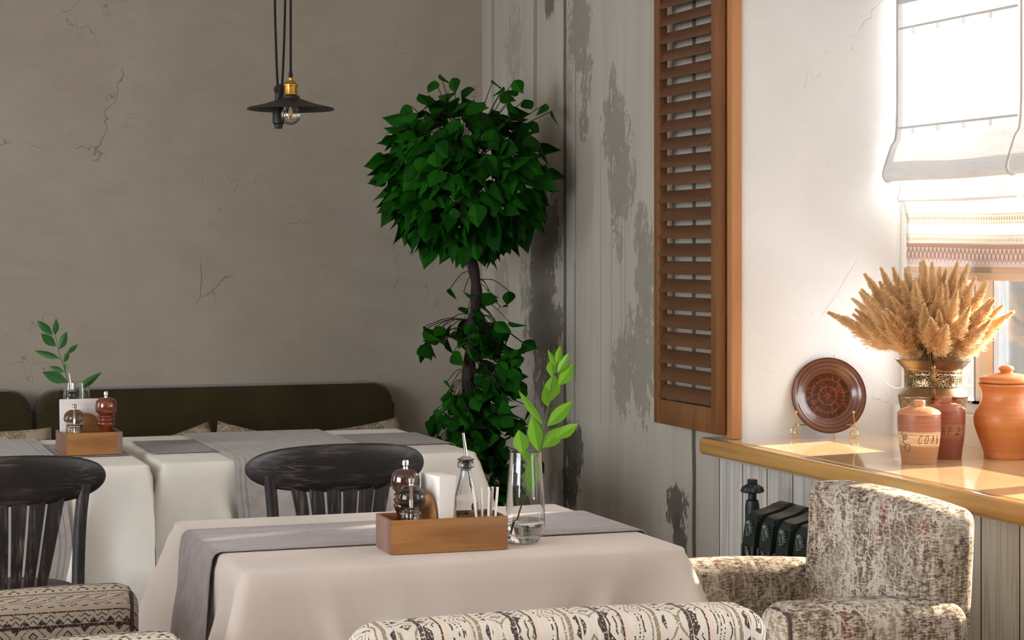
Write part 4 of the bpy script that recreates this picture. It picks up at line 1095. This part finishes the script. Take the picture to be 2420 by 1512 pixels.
def sprig(name, label, d, stem, leaves, mat, seed, bend=0.02, basez=None):
    random.seed(seed); P0 = [W(px, py, d+dd) for px, py, dd in stem]
    t = thing(name, label, 'plant sprig', P0[0])
    b = bm_(); sp = smoothpath(P0, 5); tube(b, sp, [0.0021-0.001*i/len(sp) for i in range(len(sp))], 6); obj('stem', b, M_stem, t, True)
    fwd = Vector((E1[1], E1[0], 0)); 
    for (bx, by, tx, ty, w) in leaves:
        d0 = d+random.uniform(-0.004, 0.004); d1 = d+random.uniform(-bend, bend)*1.3
        A = W(bx, by, d0); B = W(tx, ty, d1); ax = (B-A).normalized()
        nr_ = (-fwd+right*random.uniform(-0.3, 0.3)+Vector((0, 0, random.uniform(0.0, 0.5)))).normalized(); side = ax.cross(nr_).normalized()
        b = bm_(); leafshape(b, A, B, side, w*d/F*1.12, random.uniform(-0.08, 0.12))
        bmesh.ops.subdivide_edges(b, edges=b.edges[:], cuts=1, use_grid_fill=True, smooth=0.6)
        obj('leaf', b, mat, t, True, ang=70, fix=False)
    return t
sprig('ruscus_sprig', 'bright green leafy sprig standing in the vase on the nearest table', vd,
      [(1213, 1262, 0), (1232, 1195, 0), (1250, 1150, 0), (1268, 1090, 0), (1280, 1030, 0), (1296, 960, 0), (1304, 905, 0), (1316, 860, 0)],
      [(1316, 860, 1324, 817, 15), (1314, 866, 1295, 826, 13), (1318, 882, 1344, 834, 19), (1304, 890, 1305, 846, 24), (1320, 912, 1356, 860, 27), (1302, 948, 1310, 884, 35), (1297, 962, 1286, 912, 24),
       (1284, 1004, 1224, 924, 17), (1293, 1008, 1353, 947, 29), (1282, 1058, 1334, 1008, 33), (1312, 1036, 1367, 1001, 25), (1273, 1068, 1256, 982, 32), (1236, 1072, 1226, 1016, 35), (1251, 1168, 1264, 1066, 32), (1251, 1092, 1234, 1062, 17)], M_leafb, 4)

# ------------------------------------------------------------------ things on the far left table
ZF = 0.7572
fl = onz(145, 1076, ZF); fr = onz(281+9, 1074, ZF); bw = (fr-fl).length; fbc = (fl+fr)/2+Vector((0, 0.075, 0)); fbc.z = ZF
t = cbox(fbc, bw, 0.15, 0.072, 'small oak condiment box with dark corners on the far left table', True)
def infar(dx, dy): return fbc+Vector((dx, dy, 0.0085))
def fx(px, Y): return onY(px, 1000, Y).x-fbc.x
pepper(infar(fx(250, fbc.y-0.03), -0.034), 0.195, 'shiny cherry red pepper mill in the far condiment box', M_pep2, None, 0.034)
saltmill(infar(fx(175, fbc.y-0.03), -0.036), 0.157, 'clear acrylic salt mill in the far condiment box, left of the red mill', None, 0.032)
nx_ = fx(196, fbc.y)
napkin_holder(infar(nx_+0.004, 0.018), 0, 'half moon wooden napkin holder in the far condiment box', 0.118, 0.122, 0.022)
napkins(infar(nx_-0.008, 0.018)+Vector((0, 0, 0.007)), 0, 0.125, 0.160, 0.018, 'white napkins upright behind the mills in the far condiment box')
bottle(infar(fx(168, fbc.y+0.05), 0.050), 'oil bottle with steel pourer behind the napkins in the far condiment box', 0.250, 0.0195)
fv = onY(181, 1000, 6.86); fv.z = ZF-0.0045+0.0025
vase(fv, CAMZ-(903-HOR)*((fv.x*E1[1]+fv.y*E1[0]))/F-fv.z, 'clear glass vase with a dark sprig behind the far condiment box', 0.06, 0.046)
dfv = fv.x*E1[1]+fv.y*E1[0]
sprig('ruscus_sprig', 'dark green leafy sprig in the vase behind the far condiment box', dfv,
      [(190, 1030, 0), (172, 960, 0), (160, 905, 0), (150, 865, 0), (140, 835, 0), (134, 805, 0), (130, 790, 0)],
      [(125, 792, 87, 757, 17), (130, 792, 133, 753, 15), (132, 818, 97, 788, 20), (138, 826, 161, 783, 20), (143, 848, 80, 827, 14), (158, 836, 184, 813, 11), (150, 856, 163, 830, 13), (152, 879, 117, 866, 13), (160, 903, 100, 879, 24), (178, 925, 240, 879, 16), (156, 880, 157, 856, 13)], M_leafd, 9, 0.03)

# ------------------------------------------------------------------ things on the sill
ZS = SILL+0.0009
def clay(name, a, b_, rough=0.35, spec=0.5):
    m = Mat(name, rough, spec); n = m.noise(m.scaled((3, 3, 90)), 1, 4, 0.6); m.set(Base_Color=m.mix(n.sm(0.35, 0.65), a, b_)); m.bump(n, 0.15, 0.002); return m.m
M_terra = clay('orange terracotta', (0.58, 0.20, 0.055), (0.50, 0.155, 0.04), 0.38)
M_lid = clay('pinkish terracotta', (0.58, 0.26, 0.13), (0.50, 0.21, 0.10), 0.45)
def platemat():
    m = Mat('brown glazed plate', 0.22, 0.5); x, y, z = m.xyz(); r = (x*x+y*y).sqrt()
    at = x._m('ARCTAN2', y)
    ray = m.noise(m.comb(at*3.5, r*12.0, 0.0), 3.0, 5, 0.7, 0.8); ring = (r*260.0).sin()
    c = m.mix(ray.sm(0.5, 0.62), (0.045, 0.014, 0.009), (0.20, 0.055, 0.022)); c = m.mix((ring.gt(0.6)*ray.gt(0.45))*0.5, c, (0.25, 0.08, 0.03))
    e = m.mix((r*500.0).sin().sm(-1, 1), (0.085, 0.03, 0.018), (0.16, 0.062, 0.036))
    c = m.mix(r.gt(0.073), c, e); m.set(Base_Color=c, Coat_Weight=0.3); return m.m
pp = onz(1956, 1034, SILL); PD = pp.x*E1[1]+pp.y*E1[0]; pr_ = 90*PD/F
pctr = W(1956, 935, PD+0.012)
t = thing('decorative_plate', 'round brown glazed clay plate displayed upright on a gold easel', 'plate', pctr)
b = bm_(); k = pr_/0.125
prf = [(0, 0.0), (0.074, 0.0), (0.078, -0.004), (0.084, -0.010), (0.100, -0.014), (0.104, -0.017), (0.108, -0.015), (0.113, -0.018), (0.1245, -0.020), (0.125, -0.016), (0.112, -0.009), (0.086, -0.002), (0.075, 0.008), (0, 0.008)]
lathe(b, [(r*k, -z*k) for r, z in prf], 72)
t.rotation_euler = (pi/2-0.16, 0, -YAW*0.75)
ROOTM[t.name] = Matrix.Translation(pctr) @ t.rotation_euler.to_matrix().to_4x4()
obj('dish', b, platemat(), t)
# easel: separate thing
M_gold = plain('polished gold wire', (0.9, 0.55, 0.15), 0.15, 1.0)
t = thing('plate_easel', 'small gold wire easel holding the brown plate on the sill', 'easel', (pctr.x, pctr.y, ZS))
def Q(px, py, dd=0.0): return W(px, py, PD+dd)
for s, xs in ((-1, 1879), (1, 2019)):
    dd = -0.028
    pts = [Q(xs-s*2, 975, dd), Q(xs-s*1, 990, dd), Q(xs+s*1, 1002, dd), Q(xs-s*6, 1006, dd), Q(xs+s*7, 1013, dd), Q(xs+s*9, 1025, dd), Q(xs+s*2, 1035, dd), Q(xs-s*8, 1033, dd), Q(xs-s*10, 1024, dd), Q(xs-s*2, 1019, dd), Q(xs+s*1, 1024, dd)]
    zmin = min(p.z for p in pts); off = ZS+0.0021-zmin
    pts = [p+Vector((0, 0, off)) for p in pts]
    b = bm_(); tube(b, smoothpath(pts, 5), 0.0018, 8); bmesh.ops.create_uvsphere(b, u_segments=12, v_segments=8, radius=0.0052, matrix=Matrix.Translation(pts[0])); obj('front_leg', b, M_gold, t, True)
    b = bm_(); tube(b, [pts[3], Q(1956, 1000, 0.035)], 0.0018, 6); obj('arm', b, M_gold, t, True)
b = bm_(); e0 = Q(1971, 838, 0.040); e1 = Q(1971, 1034, 0.045); e1.z = ZS+0.002
tube(b, [e0, (e0+e1)/2, e1, e1+Vector((0, 0, 0.0))+(Q(1971, 1034, -0.01)-Q(1971, 1034, 0.045))*0.6], 0.0018, 8); obj('spine', b, M_gold, t, True)

def jarmat(name, top, mid_, band, zlo, zhi):
    m = Mat(name, 0.38, 0.45); x, y, z = m.xyz(); n = m.noise(m.scaled((3, 3, 110)), 1, 4, 0.65)
    fine = m.noise(m.scaled((4, 4, 420)), 1, 2, 0.6)
    c = m.mix(z.sm(zhi, zhi+0.004), m.mix(n.sm(0.3, 0.7), mid_, tuple(q*0.75 for q in mid_)), m.mix(n.sm(0.4, 0.6), top, tuple(q*0.8 for q in top)))
    inb = z.gt(zlo)*z.lt(zhi); c = m.mix(inb, c, m.mix(fine.sm(0.5, 0.56), band, tuple(q*0.62 for q in band)))
    ln = (z.band(zlo+0.003, 0.0007)+z.band(zhi-0.003, 0.0007)).clamp(); c = m.mix(ln*0.6, c, tuple(q*0.4 for q in band))
    m.set(Base_Color=c); m.bump(inb*-0.4+fine*0.1, 0.3, 0.002); return m.m
def jar(px, pyb, H, R0, label, mat, lidmat, strokes, zmid, lh, ang0=0.0, inkcol=(0.16, 0.06, 0.025)):
    c = onz(px, pyb, SILL); c.z = ZS
    f = Vector((-c.x, -c.y, 0)).normalized(); rt = Vector((-f.y, f.x, 0))
    t = thing('clay_jar', label, 'jar', c)
    s = H/0.19
    pr = smoothprof([(R0*0.77, 0), (R0*0.80, 0.003), (R0*0.86, 0.03*s), (R0*0.945, 0.065*s), (R0*0.99, 0.105*s), (R0*1.0, 0.135*s), (R0*0.985, 0.1475*s)], 5)
    b = bm_(); lathe(b, [(0, 0)]+pr+[(R0*0.93, 0.1475*s), (R0*0.9, 0.135*s), (0, 0.135*s)], 56); bd = obj('body', b, mat, t)
    def rad(z):
        for (r0, z0), (r1, z1) in zip(pr, pr[1:]):
            if z0 <= z <= z1: return r0+(r1-r0)*(z-z0)/(z1-z0+1e-9)
        return R0
    b = bm_(); lathe(b, [(0, 0.148*s), (R0*1.01, 0.148*s)]+smoothprof([(R0*1.015, 0.149*s), (R0*1.0, 0.153*s), (R0*0.85, 0.162*s), (R0*0.55, 0.169*s), (R0*0.30, 0.171*s)], 4)+smoothprof([(R0*0.27, 0.172*s), (R0*0.285, 0.186*s), (R0*0.26, 0.190*s)], 3)+[(0, 0.190*s)], 48); obj('lid', b, lidmat, t)
    b = bm_()
    for st in strokes:
        pts = []
        P = smoothpath([(a, z, 0) for a, z in st], 5) if len(st) > 2 else [Vector((st[0][0]+(st[1][0]-st[0][0])*k/6, st[0][1]+(st[1][1]-st[0][1])*k/6, 0)) for k in range(7)]
        for p in P:
            th = radians(p.x)+ang0; z = zmid+p.y*lh; r = rad(z)+0.0001
            pts.append((f*cos(th)+rt*sin(th))*r+Vector((0, 0, z)))
        tube(b, pts, 0.0011, 6)
    obj('incised_lettering', b, plain('carved brown clay', inkcol, 0.6), bd)
# letters as strokes (angle in degrees, height 0..1)
def ch_C(a): return [[(a+8, .85), (a+5, 1.0), (a+1, .85), (a-3, .45), (a-3, .1), (a, 0), (a+5, .12)]]
def ch_O(a): return [[(a+3, 1), (a-1, .8), (a-3.5, .4), (a-3, .05), (a, 0), (a+4, .25), (a+6, .65), (a+5, .95), (a+3, 1)]]
def ch_L(a): return [[(a-4, 0), (a, .4), (a+4, 1)], [(a+4, 1), (a+5, .5), (a+6, 0)]]
def ch_SOFT(a): return [[(a+1, 1), (a-1, 0), (a+4, 0.02), (a+6, .25), (a+3, .5), (a, .45)]]
def ch_A(a): return [[(a-4, 0), (a, .5), (a+4, 1)], [(a+4, 1), (a+5, .5), (a+6, 0)], [(a-2, .35), (a+5, .35)]]
def ch_R(a): return [[(a+1, 1), (a-1, 0)], [(a-2, .9), (a+4, 1.05), (a+8, .8), (a+5, .5), (a, .45)]]
def ch_H(a): return [[(a-4, 0), (a+5, 1)], [(a-2, 1), (a+4, 0)]]
flour = [[(-50, .9), (-44, .4), (-36, .55), (-34, .9), (-42, .7), (-50, .2), (-40, -.2), (-30, -.1), (-26, -.5), (-32, -1.0), (-42, -.9), (-46, -.5), (-38, -.3)], [(-52, 1.3), (-46, .8), (-38, 1.1)]]
MJ1 = jarmat('banded clay jar glaze', (0.36, 0.13, 0.07), (0.42, 0.20, 0.09), (0.72, 0.47, 0.26), 0.052, 0.094)
MJ2 = jarmat('reddish clay jar glaze', (0.34, 0.095, 0.05), (0.30, 0.085, 0.045), (0.42, 0.16, 0.09), 0.064, 0.105)
M_l2 = clay('reddish lid glaze', (0.42, 0.15, 0.09), (0.34, 0.11, 0.06), 0.25)
jar(2172, 1095, 0.183, 0.0625, 'pale banded clay salt jar at the front of the sill', MJ1, M_lid, ch_C(2)+ch_O(20)+ch_L(38)+ch_SOFT(56)+flour, 0.062, 0.023)
jar(2236, 1083, 0.183, 0.056, 'reddish clay sugar jar just behind the salt jar', MJ2, M_l2, ch_C(-62)+ch_A(-46)+ch_H(-28)+ch_A(-10)+ch_R(8)+[[(38, 1), (46, .8), (44, .4), (38, .5), (40, .9)], [(30, .2), (33, -.1), (36, .3), (39, -.1), (44, .2)]], 0.074, 0.024)

# big pot
c = onz(2378, 1082, SILL); c.z = ZS; dP = c.x*E1[1]+c.y*E1[0]; kk = dP/F
t = thing('terracotta_pot', 'large orange terracotta pot with knobbed lid at the right edge of the photo', 'pot', c)
def hh(py): return (1087-py)*kk
pr = smoothprof([(50*kk, 0), (52*kk, hh(1083)), (55*kk, hh(1065)), (68*kk, hh(1030)), (76*kk, hh(1000)), (72*kk, hh(978)), (60*kk, hh(955)), (57*kk, hh(940)), (60*kk, hh(925)), (66*kk, hh(916)), (65*kk, hh(911))], 5)
b = bm_(); lathe(b, [(0, 0)]+pr+[(58*kk, hh(912)), (0, hh(920))], 64); obj('body', b, M_terra, t)
b = bm_(); lathe(b, [(0, hh(910))]+smoothprof([(60*kk, hh(910)), (64*kk, hh(906)), (60*kk, hh(897)), (40*kk, hh(890)), (20*kk, hh(887)), (14*kk, hh(884)), (17*kk, hh(880)), (18*kk, hh(875)), (12*kk, hh(870)), (2*kk, hh(868))], 4)+[(0, hh(868))], 56); obj('lid', b, M_terra, t)

# brass vase with reeds
def brassmat(name, pat):
    m = Mat(name, 0.32, 0.5, 0.85); x, y, z = m.xyz(); at = x._m('ARCTAN2', y)
    n = m.noise(m.scaled((30, 30, 30)), 1, 4, 0.6)
    col = m.mix(n.sm(0.3, 0.7), (0.34, 0.23, 0.12), (0.22, 0.16, 0.10))
    if pat == 'band':
        v = m.comb(at*9.0, z*190.0, 0.0); e = m.voro(v, 1.0); d = m.voro(v, 2.2, 'F1'); k = e.lt(0.07).max(d.lt(0.22))
        col = m.mix(k, (0.05, 0.03, 0.015), (0.62, 0.48, 0.28)); m.bump(k, 1.0, 0.004)
    if pat == 'body':
        u = at*2.8; w = z*38.0; k = ((u+w).rep(1.0).lt(0.07)).max((u-w).rep(1.0).lt(0.07)); col = m.mix(k, m.mix(n, (0.20, 0.13, 0.06), (0.34, 0.24, 0.11)), (0.42, 0.38, 0.34)); m.bump(k, 1.0, 0.004)
    m.set(Base_Color=col); return m.m
c = onz(2205, 1068, SILL); c.z = ZS; dV = c.x*E1[1]+c.y*E1[0]; kv = dV/F
def hv(py): return (1078-py)*kv
t = thing('brass_vase', 'antique brass vase with flared rim and embossed bands on the sill', 'vase', c)
b = bm_(); lathe(b, [(0, 0), (58*kv, 0), (60*kv, hv(1070)), (72*kv, hv(1000)), (80*kv, hv(955)), (81*kv, hv(948))], 64); obj('body', b, brassmat('embossed brass', 'body'), t)
b = bm_(); lathe(b, smoothprof([(81*kv, hv(948)), (82*kv, hv(944)), (76*kv, hv(935)), (67*kv, hv(924))], 4), 64); obj('shoulder', b, brassmat('smooth brass', ''), t)
b = bm_(); lathe(b, [(67*kv, hv(924)), (68*kv, hv(922)), (67*kv, hv(920)), (67*kv, hv(898)), (68*kv, hv(896)), (67*kv, hv(894)), (67*kv, hv(888)), (68.5*kv, hv(886))], 64); obj('ornament_band', b, brassmat('filigree brass', 'band'), t)
b = bm_(); lathe(b, smoothprof([(68*kv, hv(886)), (68*kv, hv(883)), (76*kv, hv(872)), (86*kv, hv(862)), (91*kv, hv(859)), (89*kv, hv(860)), (76*kv, hv(874)), (64*kv, hv(890)), (60*kv, hv(930))], 4), 64); obj('rim', b, brassmat('polished brass rim', ''), t)
f = Vector((-c.x, -c.y, 0)).normalized()
for s in (1, -1):
    ff = f*s; pts = smoothpath([ff*84*kv+Vector((0, 0, hv(862))), ff*100*kv+Vector((0, 0, hv(866))), ff*104*kv+Vector((0, 0, hv(885))), ff*98*kv+Vector((0, 0, hv(915))), ff*90*kv+Vector((0, 0, hv(940))), ff*79*kv+Vector((0, 0, hv(946)))], 6)
    b = bm_(); tube(b, pts, [0.0065+0.0015*sin(i*0.9) for i in range(len(pts))], 10); obj('handle', b, plain('dark brass handle', (0.22, 0.14, 0.07), 0.3, 0.9), t)
# reeds
def reedmat():
    m = Mat('dried golden reed', 0.8, 0.1); oi = m.nt.nodes.new('ShaderNodeObjectInfo'); r = E(m.nt, oi.outputs['Random'])
    x, y, z = m.xyz(); n = m.noise(m.scaled((60, 60, 25)), 1, 2)
    col = m.mix((r*0.55+n*0.5).clamp(), (0.98, 0.82, 0.56), (0.86, 0.63, 0.36)); m.set(Base_Color=col)
    tr = m.nt.nodes.new('ShaderNodeBsdfTranslucent'); m.nt.links.new(col, tr.inputs[0]); mx = m.nt.nodes.new('ShaderNodeMixShader'); mx.inputs[0].default_value = 0.45
    m.nt.links.new(m.b.outputs[0], mx.inputs[1]); m.nt.links.new(tr.outputs[0], mx.inputs[2]); m.nt.links.new(mx.outputs[0], m.out.inputs[0]); return m.m
M_reed = reedmat(); M_rst = plain('straw stem', (0.45, 0.32, 0.15), 0.7)
def plume_mesh(seed, L=0.20, R=0.019, n=4200):
    rnd = random.Random(seed); b = bm_()
    tube(b, [(0, 0, 0.0), (0, 0, L)], [0.0016, 0.0004], 5)
    # tufts: short side branches carrying flat fibres
    for k in range(n):
        f = rnd.random()**0.85; z = f*L*0.97; a0 = rnd.uniform(0, 2*pi)
        env = (min(1, f*4+0.30))*(1-f)**1.0*1.2*(0.82+0.18*sin(f*29+seed+a0*2))
        a = a0; rr = R*env*rnd.uniform(0.25, 1.0)*(1.35 if rnd.random() < 0.12 else 1.0)
        p = Vector((cos(a)*rr, sin(a)*rr, z)); d = Vector((cos(a)*rnd.uniform(0.3, 0.9), sin(a)*rnd.uniform(0.3, 0.9), rnd.uniform(0.7, 1.4))).normalized()
        l = rnd.uniform(0.008, 0.020)*(1.15-0.75*f); w = rnd.uniform(0.0004, 0.0010)
        s = d.cross(Vector((rnd.gauss(0, 1), rnd.gauss(0, 1), rnd.gauss(0, 1)))).normalized()*w
        q = [b.verts.new(p-s), b.verts.new(p+s), b.verts.new(p+d*l*0.6+s*0.7+Vector((rnd.gauss(0, .001), rnd.gauss(0, .001), 0))), b.verts.new(p+d*l)]
        b.faces.new((q[0], q[1], q[2])); b.faces.new((q[0], q[2], q[3]))
    lean = rnd.uniform(-0.25, 0.25)
    for v in b.verts: v.co.x += lean*v.co.z**2*2.0
    return mesh('plume', b, M_reed, False, fix=False)
PM = [plume_mesh(s, 0.17+0.015*(s % 3), 0.027+0.004*(s % 2)) for s in range(6)]
b = bm_(); tube(b, [(0, 0, -0.42), (0, 0, 0)], 0.0014, 5); SM = mesh('stem', b, M_rst)
mouth = c+Vector((0, 0, hv(872))); random.seed(21); n_reed = 0
fwdv = Vector((E1[1], E1[0], 0))
def reed(dirv, tipr, scale):
    global n_reed
    # tip position relative to the mouth; the stem root goes into the vase
    tip = mouth+dirv*tipr; root = mouth+Vector((dirv.x*0.03, dirv.y*0.03, -0.16)); 
    # plume occupies the last part of the line from a point in the mouth to the tip
    m0 = mouth+Vector((dirv.x, dirv.y, 0))*0.045
    ax = (tip-m0).normalized(); Lp = 0.185*scale; pb = tip-ax*Lp
    q = Vector((0, 0, 1)).rotation_difference(ax) @ Matrix.Rotation(random.uniform(0, 6.28), 3, 'Z').to_quaternion()
    o = bpy.data.objects.new('dried_reed', None); SC.collection.objects.link(o); o.empty_display_size = 0.02
    o.location = pb; o.rotation_mode = 'QUATERNION'; o.rotation_quaternion = q
    h = dirv.dot(right); w = dirv.dot(fwdv)
    if tipr < 0.26: lab = 'short inner golden reed plume in the heart of the bunch in the brass vase'
    elif h < -0.35: lab = 'golden reed plume leaning left out of the brass vase, towards the brown plate'
    elif h > 0.35: lab = 'golden reed plume leaning right out of the brass vase, towards the window'
    elif w < -0.25: lab = 'golden reed plume bending out of the brass vase towards the room'
    elif w > 0.35: lab = 'golden reed plume at the back of the brass vase, towards the blind'
    else: lab = 'upright golden reed plume near the top middle of the bunch in the brass vase'
    tag(o, lab, 'dried reed', 'dried reeds in the brass vase')
    p = bpy.data.objects.new('plume', PM[n_reed % len(PM)]); SC.collection.objects.link(p); p.parent = o; p.scale = (scale*1.15, scale*1.15, scale)
    stl = max(0.02, (pb-m0).length+0.06); s = bpy.data.objects.new('stem', SM); SC.collection.objects.link(s); s.parent = o; s.scale = (1, 1, min(1, stl/0.42)); n_reed += 1
N = 84; gold = pi*(3-sqrt(5))
for k in range(N):
    f = (k+0.5)/N; el = f**0.62*radians(65); a = k*gold+random.uniform(-0.15, 0.15)
    d = Vector((sin(el)*cos(a), sin(el)*sin(a), cos(el)))
    r = (0.270+0.070*random.random())*(1.0 if el < radians(50) else 1.04)
    if mouth.x+d.x*r > 3.42:
        r = max(0.18, (3.42-mouth.x)/max(d.x, 1e-3)) if d.x > 0 else r
    if mouth.y+d.y*r > WY1-0.03: d = Vector((d.x, -d.y*0.8, d.z)).normalized()
    reed(d, r, random.uniform(0.85, 1.12))
for k in range(18):       # shorter inner plumes fill the heart of the bunch
    el = radians(random.uniform(5, 62)); a = random.uniform(0, 2*pi); d = Vector((sin(el)*cos(a), sin(el)*sin(a), cos(el)))
    reed(d, random.uniform(0.19, 0.25), random.uniform(0.8, 0.95))
